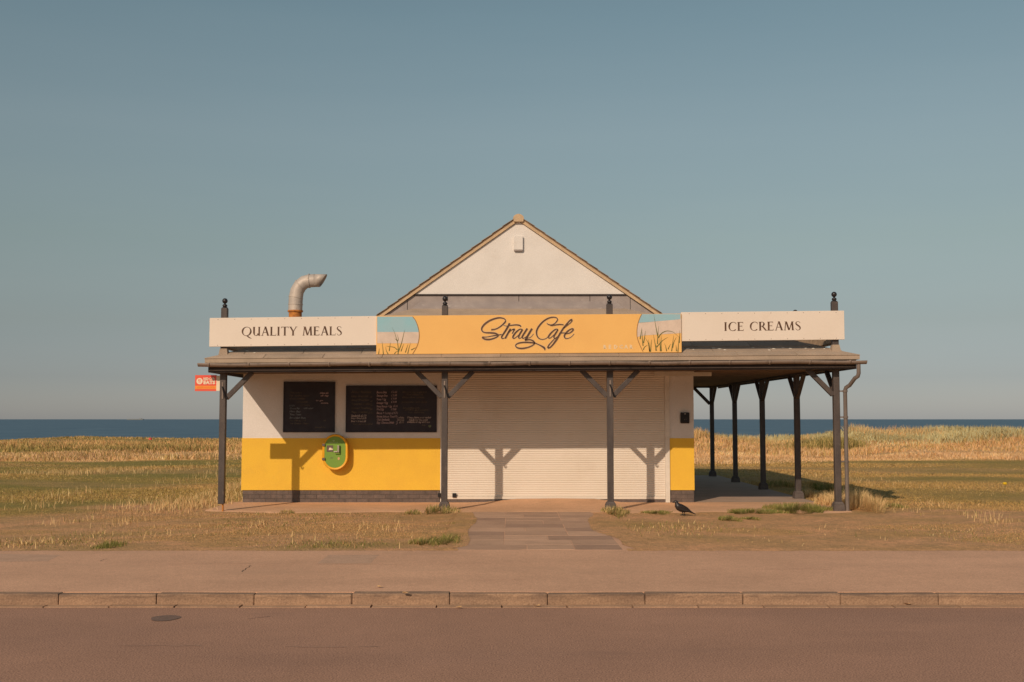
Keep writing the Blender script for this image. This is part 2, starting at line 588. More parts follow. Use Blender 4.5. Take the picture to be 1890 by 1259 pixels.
def height(x, y):
    rt = side(x)
    z = np.full_like(x, G - 0.012)
    z = z + 0.016 * wob(x, y, 1.1, 3) * sm(14.6, 16, y) * (1 - sm(-6.3, -5.3, x) * (1 - sm(6.2, 7.2, x)) * sm(17.5, 20.0, y))
    z = z - 0.05 * sm(-0.95, -0.75, x) * (1 - sm(1.5, 1.7, x)) * (1 - sm(20.1, 20.4, y))
    far = sm(24, 40, y)
    z = z + far * 0.05 * wob(x, y, 0.35, 4)
    left = 0.27 * sm(42, 76, y) + 0.10 * sm(50, 70, y) * wob(x, 0 * y, 0.16, 5)
    right = (0.30 + 0.24 * sm(13, 20, x) + 0.35 * np.exp(-((x - 9.5) / 1.3) ** 2)) * sm(44, 62, y) + 0.20 * sm(48, 58, y) * wob(x, y * 0.4, 0.42, 6)
    z = z + left * (1 - rt) + right * rt
    edge = 80 - 12 * rt + 1.5 * wob(x, 0 * y, 0.2, 8)
    z = z - 5.6 * sm(0, 16, y - edge)
    return z


def zones(x, y):
    """pigment of the ground cover"""
    n1 = wob(x, y * 2.2, 0.55, 21)
    n2 = wob(x, y * 1.6, 1.7, 22)
    n3 = wob(x, y * 3.0, 0.25, 23)
    rt = side(x)
    soil = np.array([0.64, 0.360, 0.200])
    green = np.array([0.275, 0.225, 0.068])
    olive = np.array([0.480, 0.300, 0.115])
    straw = np.array([0.80, 0.49, 0.26])
    c = np.zeros(x.shape + (3,))
    # verge by the footway: brown, worn
    worn = 1 - sm(19.5, 23.5, y + 2.0 * n1 - 1.2 * (1 - rt) * sm(-9, -7, -np.abs(x)) + 3.0 * (1 - sm(-9.5, -6.0, x)))
    worn = np.maximum(worn, (1 - sm(0.3, 0.9, np.abs(n3 + 1.1))) * 0.3)
    lawn = green + (olive - green) * np.clip(0.35 + 0.45 * n1 + 0.45 * rt, 0, 1)[..., None]
    c = lawn + (soil - lawn) * np.clip(worn * (0.80 + 0.25 * n2), 0, 1)[..., None]
    patch = np.clip(sm(0.35, 0.9, n2 + 0.5 * n1) * (1 - sm(20, 22, y)), 0, 0.55)
    c = c + (olive - c) * patch[..., None]
    band = sm(44, 48, y + 2 * n1) * (1 - sm(66, 72, y + 3 * n3) * (1 - rt))
    band = np.clip(band * (0.75 + 0.25 * n1), 0, 1)
    strawc = straw + (np.array([0.58, 0.37, 0.17]) - straw) * np.clip(0.3 + 0.5 * n2, 0, 1)[..., None]
    c = c + (strawc - c) * band[..., None]
    crest = sm(54, 60, y) * rt
    c = c + (np.array([0.62, 0.47, 0.24]) - c) * (0.75 * crest)[..., None]
    sand = sm(78, 84, y + 12 * rt)
    c = c + (np.array([0.40, 0.29, 0.19]) - c) * sand[..., None]
    return np.clip(c, 0.01, 0.9)


def grid_mesh(name, xs, ys, m):
    X, Y = np.meshgrid(xs, ys)
    Z = height(X, Y)
    nx, ny = len(xs), len(ys)
    me = bpy.data.meshes.new(name)
    co = np.stack([X, Y, Z], -1).reshape(-1, 3)
    idx = np.arange(nx * ny).reshape(ny, nx)
    q = np.stack([idx[:-1, :-1], idx[:-1, 1:], idx[1:, 1:], idx[1:, :-1]], -1).reshape(-1, 4)
    fill_mesh(me, co, q)
    me.polygons.foreach_set('use_smooth', np.ones(len(q), bool))
    set_col(me, zones(X, Y).reshape(-1, 3))
    me.materials.append(m)
    return new_obj(name, me)


def fill_mesh(me, co, polys):
    k = polys.shape[1]
    me.vertices.add(len(co))
    me.vertices.foreach_set('co', co.astype(np.float32).ravel())
    me.loops.add(polys.size)
    me.loops.foreach_set('vertex_index', polys.astype(np.int32).ravel())
    me.polygons.add(len(polys))
    me.polygons.foreach_set('loop_start', np.arange(0, polys.size, k, dtype=np.int32))
    me.polygons.foreach_set('loop_total', np.full(len(polys), k, np.int32))
    me.update(calc_edges=True)


def set_col(me, c):
    a = me.color_attributes.new('pigment', 'FLOAT_COLOR', 'POINT')
    d = np.ones((len(c), 4), np.float32)
    d[:, :3] = c
    a.data.foreach_set('color', d.ravel())


xs = np.concatenate([np.linspace(-160, -45, 40), np.linspace(-44, -11, 120), np.linspace(-10.8, 10.8, 150), np.linspace(11, 44, 120), np.linspace(45, 160, 40)])
ys = np.concatenate([np.linspace(14.40, 24, 110), np.linspace(24.2, 44, 70), np.linspace(44.5, 110, 110)])
lawn = structure(grid_mesh('lawn', xs, ys, M['turf_ground']))

mb = MB()
mb.add([(-400, -300, -0.25), (400, -300, -0.25), (400, 15.5, -0.25), (-400, 15.5, -0.25)], [(0, 1, 2, 3)])
structure(mb.build('ground', mat('far soil', (0.30, 0.21, 0.11), 0.95)))
mb = MB()
mb.box(-160, 160, -8.0, 10.735, -0.2, 0.0)
road = structure(mb.build('road', M['asphalt']))
mb = MB()
mb.box(-160, 160, 10.986, 14.46, -0.15, G + 0.001)
footway = structure(mb.build('pavement', M['footway']))
mb = MB()
mb.box(-160, 160, -60, -8.13, -0.15, G)
structure(mb.build('verge', mat('far side grass', (0.34, 0.26, 0.12), 0.95, (0.44, 0.31, 0.16), 1.0, bump=0.03, bscale=20)))
mb = MB()
mb.add([(-40000, 70, -4.2), (40000, 70, -4.2), (40000, 45000, -4.2), (-40000, 45000, -4.2)], [(0, 1, 2, 3)])
structure(mb.build('sea', M['sea']))

# kerb: stones one by one
kerb = structure(MB().box(-160, 160, 10.90, 10.99, -0.15, 0.075).build('kerb', M['channel']))
SL = 0.922
x_first = WX(110, 10.9, 0.0)
protos = []
for k in range(4):
    mbk = MB().box(-SL / 2 + 0.003, SL / 2 - 0.003, -0.065, 0.065, -0.1, 0.107)
    bm = bmesh.new()
    me = bpy.data.meshes.new('kerb_stone')
    me.from_pydata(mbk.v, [], mbk.f)
    bm.from_mesh(me)
    bmesh.ops.recalc_face_normals(bm, faces=bm.faces)
    bmesh.ops.bevel(bm, geom=[e for e in bm.edges], offset=0.014, segments=2, affect='EDGES', profile=0.6)
    for v in bm.verts:
        v.co.x += random.uniform(-0.003, 0.003)
        v.co.y += random.uniform(-0.003, 0.003)
        v.co.z += random.uniform(-0.003, 0.002)
    bm.to_mesh(me)
    bm.free()
    me.materials.append(M['kerb'])
    protos.append(me)
for i in range(-9, 20):
    o = new_obj('kerb_stone', protos[i % 4], kerb)
    o.location = (x_first + SL * (i + 0.5), 10.935 + random.uniform(-0.006, 0.006), random.uniform(-0.006, 0.003))
    o.rotation_euler = (random.uniform(-0.02, 0.02), random.uniform(-0.004, 0.004), random.uniform(-0.004, 0.004))
# channel blocks along the gutter
me_c = bpy.data.meshes.new('channel_block')
mbk = MB().box(-0.297, 0.297, -0.065, 0.065, -0.06, 0.010)
me_c.from_pydata(mbk.v, [], mbk.f)
me_c.materials.append(M['channel'])
for i in range(-14, 14):
    o = new_obj('channel_block', me_c, kerb)
    o.location = (0.61 * i + 0.21, 10.80 + random.uniform(-0.005, 0.004), random.uniform(-0.007, 0.001))
    o.rotation_euler = (random.uniform(-0.02, 0.02), 0, random.uniform(-0.006, 0.006))

# footway patches, cracks; road patch
def sheet(name, pts, z, m, parent):
    mb = MB()
    mb.add([(p[0], p[1], z) for p in pts], [tuple(range(len(pts)))])
    return mb.build(name, m, parent)


def gpt(px, py, z):
    """ground point under a photo pixel"""
    v = (629.5 - py) / FPX
    t = (z - CAM_Z) / (SP + v * CP)
    return (px - 945.0) / FPX * t, t * (CP - v * SP)


for quad in ([(585, 1040), (607, 1024), (700, 1024), (683, 1040)], [(-20, 1037), (-20, 1022), (112, 1024), (88, 1036)]):
    sheet('footway_patch', [gpt(x, y, G + 0.002) for x, y in quad], G + 0.002, M['footway_patch'], footway)


def crack(name, pts, z, w, m, parent):
    P = [Vector((*gpt(x, y, z), z)) for x, y in pts]
    Q = []
    for a, b_ in zip(P[:-1], P[1:]):
        for k in range(6):
            Q.append(a.lerp(b_, k / 6) + Vector((random.uniform(-.012, .012), random.uniform(-.02, .02), 0)))
    Q.append(P[-1])
    vs, fs = [], []
    for i, p in enumerate(Q):
        t = (Q[min(i + 1, len(Q) - 1)] - Q[max(i - 1, 0)]).normalized()
        n = Vector((-t.y, t.x, 0)) * w * random.uniform(0.5, 1.2) / 2
        vs += [p + n, p - n]
    for i in range(len(Q) - 1):
        fs.append((2 * i, 2 * i + 1, 2 * i + 3, 2 * i + 2))
    mb = MB()
    mb.add(vs, fs)
    return mb.build(name, m, parent)


for pts in ([(445, 1055), (464, 1043)], [(183, 1036), (198, 1031)]):
    crack('pavement_crack', pts, G + 0.004, 0.007, M['crack'], footway)
M['faint_line'] = mat('faint pale joint', (0.72, 0.47, 0.32), 0.95, (0.62, 0.39, 0.27), 5, fine=0.25)
M['worn_line'] = mat('worn road line', (0.46, 0.29, 0.215), 0.95, (0.38, 0.235, 0.18), 7, fine=0.4)
for (xa, xb, py) in ((300, 520, 1040), (560, 745, 1041.5), (760, 940, 1039.5), (1270, 1335, 1051), (1410, 1540, 1050), (880, 1000, 1070)):
    crack('joint_line', [(xa, py), ((xa + xb) / 2, py - .4), (xb, py)], G + 0.0035, 0.012, M['faint_line'], footway)
for (xa, xb, py) in ((225, 372, 1191), (528, 640, 1193), (660, 705, 1193)):
    crack('worn_line', [(xa, py), (xb, py + .5)], 0.003, 0.016, M['worn_line'], road)
c0 = gpt(305, 1141.5, 0)
sheet('road_patch', [(c0[0] + 0.125 * math.cos(a) * (1 + 0.08 * math.sin(3 * a)), c0[1] + 0.15 * math.sin(a), 0) for a in np.linspace(0, 2 * math.pi, 28)[:-1]],
      0.004, M['asphalt_dark'], road)
crack('road_crack', [(455, 1143), (500, 1137)], 0.003, 0.007, M['crack'], road)

# path of concrete slabs from the footway to the shutter
path = structure(MB().box(-0.93, 1.73, 14.47, 20.2, -0.1, G + 0.001).build('path', M['footway']))
slab_me = {}
row, y = 0, 14.47
pat = [[0.9, 0.6, 0.6], [0.6, 0.9, 0.6], [0.6, 0.6, 0.9], [0.6, 0.9, 0.6]]
while y < 20.0:
    d = 0.585
    x = -0.71
    for w in pat[row % 4]:
        shade = random.choice([0, 0, 1, 2, 3, 1, 3])
        key = (w, shade)
        if key not in slab_me:
            mbk = MB().box(-w / 2 + 0.001, w / 2 - 0.001, -d / 2 + 0.001, d / 2 - 0.001, -0.05, 0.0)
            me = bpy.data.meshes.new('paving_slab')
            me.from_pydata(mbk.v, [], mbk.f)
            bm = bmesh.new()
            bm.from_mesh(me)
            bmesh.ops.recalc_face_normals(bm, faces=bm.faces)
            bmesh.ops.bevel(bm, geom=[e for e in bm.edges if all(v.co.z > -0.01 for v in e.verts)], offset=0.003, segments=1, affect='EDGES')
            bm.to_mesh(me)
            bm.free()
            me.materials.append(M['slab%d' % shade])
            slab_me[key] = me
        o = new_obj('paving_slab', slab_me[key], path)
        o.location = (x + w / 2, y + d / 2, G + 0.004 + random.uniform(-0.0012, 0.0012))
        o.rotation_euler = (random.uniform(-.004, .004), random.uniform(-.004, .004), random.uniform(-.004, .004))
        x += w + 0.004
    y += d
    row += 1

# concrete apron in front and under the veranda, ragged front edge
YP, YW, YG = 20.6, 22.55, 20.30            # post line, wall line, eave line
mb = MB()
n = 90
top, fr = [], []
for i in range(n + 1):
    x = -5.55 + 11.62 * i / n
    e = 20.22 + 0.10 * math.sin(x * 2.1) + 0.06 * math.sin(x * 5.3 + 1) + random.uniform(-.05, .05)
    if x < -4.9:
        e += 0.5 * (-4.9 - x)
    fr.append((x, e))
vs, fs = [], []
for i, (x, e) in enumerate(fr):
    vs += [(x, e, G - 0.03), (x, e + 0.22, G + 0.004), (x, 22.6, G + 0.012)]
for i in range(n):
    a, b_ = 3 * i, 3 * (i + 1)
    fs += [(a, b_, b_ + 1, a + 1), (a + 1, b_ + 1, b_ + 2, a + 2)]
mb.add(vs, fs)
apron = structure(mb.build('apron', M['apron']))
mb = MB()
mb.box(3.2, 6.0, 22.61, 33.3, -0.1, G + 0.012)
structure(mb.build('veranda_floor', M['veranda']))
# low ramp up to the shutter
mb = MB()
prof = [(-1.0, 0.012), (-0.55, 0.02), (0.10, 0.085), (0.9, 0.092), (1.62, 0.085), (2.15, 0.02), (2.6, 0.012)]
vs, fs = [], []
for (x, h) in prof:
    vs += [(x, 21.15, G + 0.008), (x * 0.98 + 0.02, 21.9, G + 0.008 + (h - 0.008) * 0.62), (x, 22.50, G + h)]
for i in range(len(prof) - 1):
    a, b_ = 3 * i, 3 * (i + 1)
    fs += [(a, b_, b_ + 1, a + 1), (a + 1, b_ + 1, b_ + 2, a + 2)]
mb.add(vs, fs)
o = mb.build('ramp', M['apron'], None, smooth=True)
structure(o)

def soil_spill(name, pts_in, pts_out, zin=G + 0.0022):
    """thin soil sheet between an outer (lawn side) and an inner ragged line"""
    n_ = len(pts_in)
    co = np.array([(p[0], p[1], G + 0.0085) for p in pts_out] + [(p[0], p[1], zin) for p in pts_in])
    q = np.array([(i, i + 1, n_ + i + 1, n_ + i) for i in range(n_ - 1)])
    me = bpy.data.meshes.new(name)
    fill_mesh(me, co, q)
    set_col(me, zones(co[:, 0], np.maximum(co[:, 1], 14.6)))
    me.materials.append(M['turf_ground'])
    o = new_obj(name, me)
    o['kind'] = 'stuff'
    return o


rr_ = np.random.default_rng(77)
xx = np.linspace(-14, -0.68, 260)
soil_spill('soil_edge', [(x, 14.42 - 0.055 * abs(a) - 0.04 * b) for x, a, b in zip(xx, wob(xx, 0 * xx, 2.3, 81), rr_.random(260))], [(x, 14.56) for x in xx])
xx = np.linspace(1.45, 14, 250)
soil_spill('soil_edge', [(x, 14.42 - 0.055 * abs(a) - 0.04 * b) for x, a, b in zip(xx, wob(xx, 0 * xx, 2.3, 82), rr_.random(250))], [(x, 14.56) for x in xx])
yy = np.linspace(14.48, 20.2, 120)
soil_spill('soil_edge', [(-0.64 + 0.10 * a + 0.03 * b - 0.20 * (1 - sm(14.4, 15.0, y)), y) for y, a, b in zip(yy, wob(0 * yy, yy, 1.7, 83), rr_.random(120))], [(-0.95, y) for y in yy], G + 0.0058)
soil_spill('soil_edge', [(1.33 + 0.10 * a - 0.03 * b + 0.24 * (1 - sm(14.4, 15.2, y)), y) for y, a, b in zip(yy, wob(0 * yy, yy, 1.7, 84), rr_.random(120))], [(1.75, y) for y in yy], G + 0.0058)

# ------------------------------------------------------------------ the cafe building
TILT = 0.0055                                # the canopy climbs a little to the right


def tz(x):
    return TILT * x


B = thing('cafe_building', 'single storey seaside cafe with white gable, yellow lower walls and veranda on dark posts', 'cafe', (0, YW, G))
XL = WX(448, YW, 1.75)
XJ = WX(813, YW, 1.75)
XS1 = WX(1227, YW, 1.75)
XP0 = WX(1235.5, YW, 1.75)
XR = WX(1280.5, YW, 1.75)
Z_YT = WZ(808.7, YW)
Z_YB = WZ(904.7, YW)
Z_SB = WZ(921.5, YW)
Z_TOP = 2.70
DB = 32.0
# body behind the front wall
mb = MB()
mb.box(XL + 0.02, XR - 0.02, YW + 0.2, DB, G, Z_TOP)
mb.build('main_wall', M['white_wall'], B)
MB().box(XL, XJ, YW, YW + 0.2, Z_YT, Z_TOP).build('upper_wall', M['white_wall'], B)
MB().box(XL - 0.008, XJ, YW - 0.006, YW + 0.2, Z_YB, Z_YT).build('lower_wall', M['yellow_wall'], B)
MB().box(XP0, XR, YW, YW + 0.2, Z_YT, Z_TOP).build('upper_wall', M['white_wall'], B)
MB().box(XP0, XR, YW - 0.004, YW + 0.2, Z_YB, Z_YT).build('lower_wall', M['yellow_wall'], B)
# side wall paint on the veranda side
MB().box(XR - 0.019, XR, YW + 0.201, DB, G, Z_TOP).build('side_wall', M['white_wall'], B)
# plinth: bricks one by one over a mortar core
for (xa, xb) in ((XL + 0.02, XJ - 0.01), (XP0 + 0.01, XR - 0.01)):
    core = MB().box(xa, xb, YW + 0.0165, YW + 0.2, G - 0.05, Z_YB).build('plinth', M['mortar'], B)
    bl, bh = 0.225, (Z_YB - G - 0.002) / 3
    cache = {}
    for r_ in range(3):
        x = xa - (0.112 if r_ % 2 else 0.0)
        while x < xb - 0.02:
            x0, x1 = max(x, xa), min(x + bl - 0.009, xb)
            if x1 - x0 > 0.02:
                w = round(x1 - x0, 3)
                if w not in cache:
                    mk = MB().box(-w / 2, w / 2, 0, 0.03, 0.0, bh - 0.009)
                    me = bpy.data.meshes.new('brick')
                    me.from_pydata(mk.v, [], mk.f)
                    me.materials.append(M['plinth_brick'])
                    cache[w] = me
                o = new_obj('brick', cache[w], core)
                o.location = Vector(((x0 + x1) / 2, YW + 0.012 + random.uniform(-.0025, .0015), G + r_ * bh + 0.004)) - OFF[B.name]
            x += bl
# white jamb strips and shutter guides
MB().box(XJ + 0.001, WX(826, YW, 1.75), YW - 0.012, YW + 0.19, G, Z_TOP).build('shutter_guide', M['white_trim'], B, bevel=0.004)
MB().box(XS1, XP0 - 0.002, YW - 0.03, YW + 0.19, G, Z_TOP).build('shutter_guide', M['white_trim'], B, bevel=0.004)
# roller shutter
x0, x1 = WX(826, YW, 1.75) + 0.001, XS1 - 0.001
sh_root = MB().box(x0, x1, YW - 0.028, YW + 0.02, Z_SB, Z_SB + 0.055).build('roller_shutter', M['shutter'], B, bevel=0.006)
mb = MB()
pitch = 0.0435
z = Z_SB + 0.056
vs, fs = [], []
while z < Z_TOP - 0.02:
    for (dz, dy) in ((0.0, 0.005), (0.004, 0.0), (0.012, -0.003), (0.0217, -0.0045), (0.031, -0.003), (0.039, 0.0), (0.0432, 0.005)):
        vs += [(x0 + 0.001, YW + dy, z + dz), (x1 - 0.001, YW + dy, z + dz)]
    z += pitch
fs = [(2 * i, 2 * i + 1, 2 * i + 3, 2 * i + 2) for i in range(len(vs) // 2 - 1)]
mb.add(vs, fs)
o = mb.build('shutter_slats', M['shutter'], sh_root)
o['kind'] = 'stuff'
MB().box(x0, x1, YW - 0.005, YW + 0.15, G, Z_SB - 0.004).build('threshold', M['plinth_brick'], B)
for hx_ in (811.5, 838):
    a_ = WX(hx_, YW, .3)
    MB().box(a_ - .03, a_ + .05, YW - .06, YW - .035, WZ(918, YW), WZ(910, YW)).build('lock_hasp', M['black'], B, bevel=0.006)
# pale lintel board that runs on past the right corner
MB().box(XP0 - 0.3, WX(1312, YW, 2.6), YW - 0.09, YW - 0.032, 2.60, 2.698).build('lintel_board', M['white_trim'], B)

# --- low hipped roof over building and veranda
EX0, EX1 = WX(378, YG, 2.8), WX(1587, YG, 2.8)
EB = 33.4
ZE = WZ(659.0, YG)                           # top of the eave edge in the middle
SLOPE = 0.352
YGAB = 23.9                                 # plane of the gable
run = YGAB - YG
def skew(x, y):
    return x - 0.008 * (y - YG)
def rz(s, x):
    return ZE + SLOPE * s + tz(x) * (1 - s / run * 0.6)
FL, FR = (EX0, YG, rz(0, EX0)), (EX1, YG, rz(0, EX1))
UL, UR = (EX0 + run, YGAB, rz(run, 0)), (EX1 - run * 1.13, YGAB, rz(run, 0))
yb2 = EB - run
BL, BR = (skew(EX0, EB), EB, rz(0, EX0)), (skew(EX1, EB), EB, rz(0, EX1))
VL, VR = (skew(EX0 + run, yb2), yb2, rz(run, 0)), (skew(EX1 - run, yb2), yb2, rz(run, 0))
TH = 0.075
mb = MB()
pts = [FL, FR, BR, BL, UL, UR, VR, VL]
low = [(p[0], p[1], p[2] - TH) for p in pts]
mb.add(pts + low, [(0, 1, 5, 4), (1, 2, 6, 5), (2, 3, 7, 6), (3, 0, 4, 7), (4, 5, 6, 7),
                   (8, 9, 1, 0), (9, 10, 2, 1), (10, 11, 3, 2), (11, 8, 0, 3)])
roof = mb.build('veranda_roof', M['felt'], B)
# felt strips laid in courses on the front slope
def front_pt(x, s):
    return (x, YG + s, rz(s, x))
s0 = -0.012
for rrow, dep in enumerate((0.26, 0.30, 0.32, 0.36)):
    xl, xr = EX0 + max(s0, 0) - 0.01, EX1 - max(s0, 0) + 0.01
    x = xl - (0.55 if rrow % 2 else 0.0) - 0.1 * rrow
    while x < xr:
        a, b_ = max(x, xl), min(x + 1.055, xr)
        if b_ - a > 0.04:
            e0 = 0.012 + random.uniform(0, 0.005)
            e1 = 0.004
            sa, sb = s0, s0 + dep + 0.02
            def cl(v, s):
                return min(max(v, EX0 + s), EX1 - s)
            P = [front_pt(a, sa), front_pt(b_ - 0.006, sa), front_pt(cl(b_ - 0.006, max(sb, 0)), sb), front_pt(cl(a, max(sb, 0)), sb)]
            topz = [e0, e0, e1, e1]
            tp = [(p[0], p[1], p[2] + t) for p, t in zip(P, topz)]
            bt = [(p[0], p[1], p[2] + t - 0.010) for p, t in zip(P, topz)]
            MB().hexa(bt, tp).build('felt_strip', M['felt'], roof)
        x += 1.06
    s0 += dep
# pale droppings on the right of the roof
mb = MB()
for (px, s) in ((1270, .42), (1280, .36), (1317, .44), (1328, .40), (1338, .33), (1390, .44), (1420, .42), (1428, .38), (1445, .44), (1459, .40),
                (1487, .40), (1501, .38), (1522, .36), (1420, .30), (455, .42), (457, .40), (470, .30)):
    x = WX(px, YG + s, 3.0)
    c = Vector(front_pt(x, s)) + Vector((0, 0, 0.014))
    k = 7
    r_ = random.uniform(0.014, 0.03)
    ring = [(c.x + r_ * 1.5 * math.cos(2 * math.pi * i / k) * random.uniform(.6, 1.2), c.y + r_ * math.sin(2 * math.pi * i / k), c.z + SLOPE * r_ * math.sin(2 * math.pi * i / k)) for i in range(k)]
    mb.add(ring + [(c.x, c.y, c.z + 0.008)], [(i, (i + 1) % k, k) for i in range(k)])
o = mb.build('bird_droppings', M['guano'], roof)
o['kind'] = 'stuff'

# --- soffit, beams, fascia
ZF = WZ(684.5, YG + 0.05)                      # bottom of the fascia in the middle
mb = MB()
ys_ = ZF + 0.06
mb.add([(EX0 + .05, YG + .06, ys_ + tz(EX0)), (EX1 - .05, YG + .06, ys_ + tz(EX1)), (BR[0] - .05, EB - .05, ys_ + tz(EX1)), (BL[0] + .05, EB - .05, ys_ + tz(EX0))], [(0, 1, 2, 3)])
MBs = mb.build('soffit', M['soffit'], B)
# soffit boards of the right veranda, one by one
for i in range(10):
    a, b_ = XR + 0.02 + i * 0.262, XR + 0.02 + (i + 1) * 0.262 - 0.006
    if b_ > EX1 - 0.06:
        break
    mb = MB()
    q = [(a, YG + .3), (b_, YG + .3), (skew(b_, EB) , EB - .1), (skew(a, EB), EB - .1)]
    zz = [ys_ + tz(p[0]) - 0.002 for p in q]
    mb.hexa([(p[0], p[1], z_ - 0.016) for p, z_ in zip(q, zz)], [(p[0], p[1], z_) for p, z_ in zip(q, zz)])
    mb.build('soffit_board', M['soffit'], MBs)
def board(name, m, a, b_, z0, z1, th, nrm, parent=B):
    """upright board from a to b (xy), bottom z0, top z1, following the tilt"""
    A, Bv = Vector((a[0], a[1], 0)), Vector((b_[0], b_[1], 0))
    nv = Vector((nrm[0], nrm[1], 0)) * th
    bt = [(A.x, A.y, z0 + tz(A.x)), (Bv.x, Bv.y, z0 + tz(Bv.x)), (Bv.x + nv.x, Bv.y + nv.y, z0 + tz(Bv.x)), (A.x + nv.x, A.y + nv.y, z0 + tz(A.x))]
    tp = [(p[0], p[1], p[2] + z1 - z0) for p in bt]
    return MB().hexa(bt, tp).build(name, m, parent)
board('fascia_board', M['fascia'], (EX0 + .05, YG + .05), (EX1 - .05, YG + .05), ZF, ZE - TH + 0.0, 0.03, (0, 1))
board('fascia_board', M['fascia'], (EX0 + .051, YG + .081), (BL[0] + .051, EB - .05), ZF, rz(0, 0) - TH, 0.03, (1, 0))
board('fascia_board', M['fascia'], (EX1 - .051, YG + .081), (BR[0] - .051, EB - .05), ZF, rz(0, 0) - TH, 0.03, (-1, 0))
board('fascia_trim', M['gutter'], (EX0 + .06, YG + .028), (EX1 - .06, YG + .028), ZF + 0.028, ZF + 0.046, 0.018, (0, 1))
# beams over the post lines
PX = [WX(408.5, YP, 0.2), WX(820, YP, 0.2), WX(1127, YP, 0.2), WX(1545, YP, 0.2)]
PX[0] = WX(410.5, YP, 1.2)
PX[3] = WX(1545, YP, 1.2)
PW = 0.112
zb = ZF + 0.058
board('front_beam', M['fascia'], (PX[0] - .1, YP - .05), (PX[3] + .1, YP - .05), ZF + 0.005, zb, 0.10, (0, 1))
SY = [23.65, 26.7, 29.75, 32.8]
SX = [PX[3] + d_ for d_ in (0.05, 0.0, -0.05, -0.11)]
board('side_beam', M['fascia'], (PX[3] - .05, YP + .06), (SX[-1] - .05, 33.0), ZF + 0.005, zb, 0.10, (1, 0))
board('rear_beam', M['fascia'], (XR, 32.75), (SX[-1] - .06, 32.75), ZF + 0.005, zb, 0.10, (0, 1))

# --- posts
def finial(x, y, z, parent):
    mb = MB()
    prof = [(0.055, 0), (0.055, 0.012), (0.03, 0.02), (0.042, 0.035), (0.045, 0.05), (0.036, 0.066), (0.018, 0.076), (0.018, 0.083)]
    for k in range(1, 12):
        a = -math.pi / 2 + math.pi * k / 12
        prof.append((0.05 * math.cos(a), 0.133 + 0.05 * math.sin(a)))
    mb.lathe((x, y, z), prof, 16)
    return mb.build('finial', M['finial'], parent, smooth=True)


def post(x, y, ztop, zbot, braces, block=True, finial_on=True, hook=False):
    mb = MB()
    w = PW / 2
    mb.box(x - w, x + w, y - w, y + w, zbot, ztop)
    p = mb.build('post', M['post'], B, bevel=0.010)
    if finial_on:
        finial(x, y, ztop, p)
        zr = rz(max(min(y - YG, EX1 - x, x - EX0), 0), x)
        MB().hexa([(x - .085, y - .085, zr - .03), (x + .085, y - .085, zr - .03), (x + .085, y + .085, zr - .03 + .0), (x - .085, y + .085, zr - .03)],
                  [(x - .062, y - .062, zr + .10), (x + .062, y - .062, zr + .10), (x + .062, y + .062, zr + .10), (x - .062, y + .062, zr + .10)]).build('post_flashing', M['felt'], p)
    if block:
        mb = MB()
        b0, b1, hb = 0.105, 0.092, 0.125
        mb.hexa([(x - b0, y - b0, G - .05), (x + b0, y - b0, G - .05), (x + b0, y + b0, G - .05), (x - b0, y + b0, G - .05)],
                [(x - b1, y - b1, G + hb), (x + b1, y - b1, G + hb), (x + b1, y + b1, G + hb), (x - b1, y + b1, G + hb)])
        mb.hexa([(x - b1 + .003, y - b1 + .003, G + hb + .001), (x + b1 - .003, y - b1 + .003, G + hb + .001), (x + b1 - .003, y + b1 - .003, G + hb + .001), (x - b1 + .003, y + b1 - .003, G + hb + .001)],
                [(x - .068, y - .068, G + hb + .04), (x + .068, y - .068, G + hb + .04), (x + .068, y + .068, G + hb + .04), (x - .068, y + .068, G + hb + .04)])
        mb.build('post_base', M['concrete_block'], p, bevel=0.008)
    for (dx, dy) in braces:
        z1 = ZF + tz(x) + 0.012
        z0 = z1 - 0.47
        a = (x + dx * (w + 0.0), y + dy * (w + 0.0), z0)
        run_ = 0.46 if dx else 0.56
        wd = 0.085 if dx else 0.05
        b_ = (x + dx * (w + run_), y + dy * (w + run_), z1 + 0.0)
        mb = MB()
        mb.beam(a, b_, wd if dy else 0.085, 0.085 if dy else wd, up=(dy, dx, 0) if dx else (1, 0, 0))
        mb.build('brace', M['post'], p, bevel=0.006)
    if hook:
        mb = MB()
        z1 = ZF + tz(x)
        mb.tube([(x - .005, y - w - .01, z1 - .25), (x + .012, y - w - .035, z1 - .30), (x + .035, y - w - .05, z1 - .38), (x + .06, y - w - .05, z1 - .455),
                 (x + .085, y - w - .04, z1 - .48), (x + .105, y - w - .04, z1 - .44)], 0.012, 8)
        mb.build('hook', M['black'], p, smooth=True)
        MB().box(x - .012, x + .012, y - w - .012, y - w - .001, z1 - .47, z1 - .17).build('hook_plate', M['gutter'], p)
    return p


zt = [WZ(569, YP), WZ(565, YP), WZ(562, YP), WZ(557, YP)]
pl = post(PX[0], YP, zt[0], WZ(930, YP), [(1, 0)], block=False, hook=True)
MB().tube([(PX[0] + .02, YP, G - .03), (PX[0] + .028, YP, G + .03), (PX[0] + .022, YP, WZ(929, YP))], 0.017, 8).build('rusted_foot', M['rust'], pl)
post(PX[1], YP, zt[1], G, [(-1, 0), (1, 0)], hook=True)
post(PX[2], YP, zt[2], G, [(-1, 0), (1, 0)], hook=True)
post(PX[3], YP, zt[3], G, [(-1, 0), (0, 1)])
for i in range(4):
    z_ = zt[3] - 0.015 * (i + 1)
    br = [(0, -1), (0, 1)] if i < 3 else [(0, -1), (-1, 0)]
    post(SX[i], SY[i], z_ - 0.02 if i == 0 else rz(0.3, 5) + 0.05, G, br, finial_on=(i == 0))

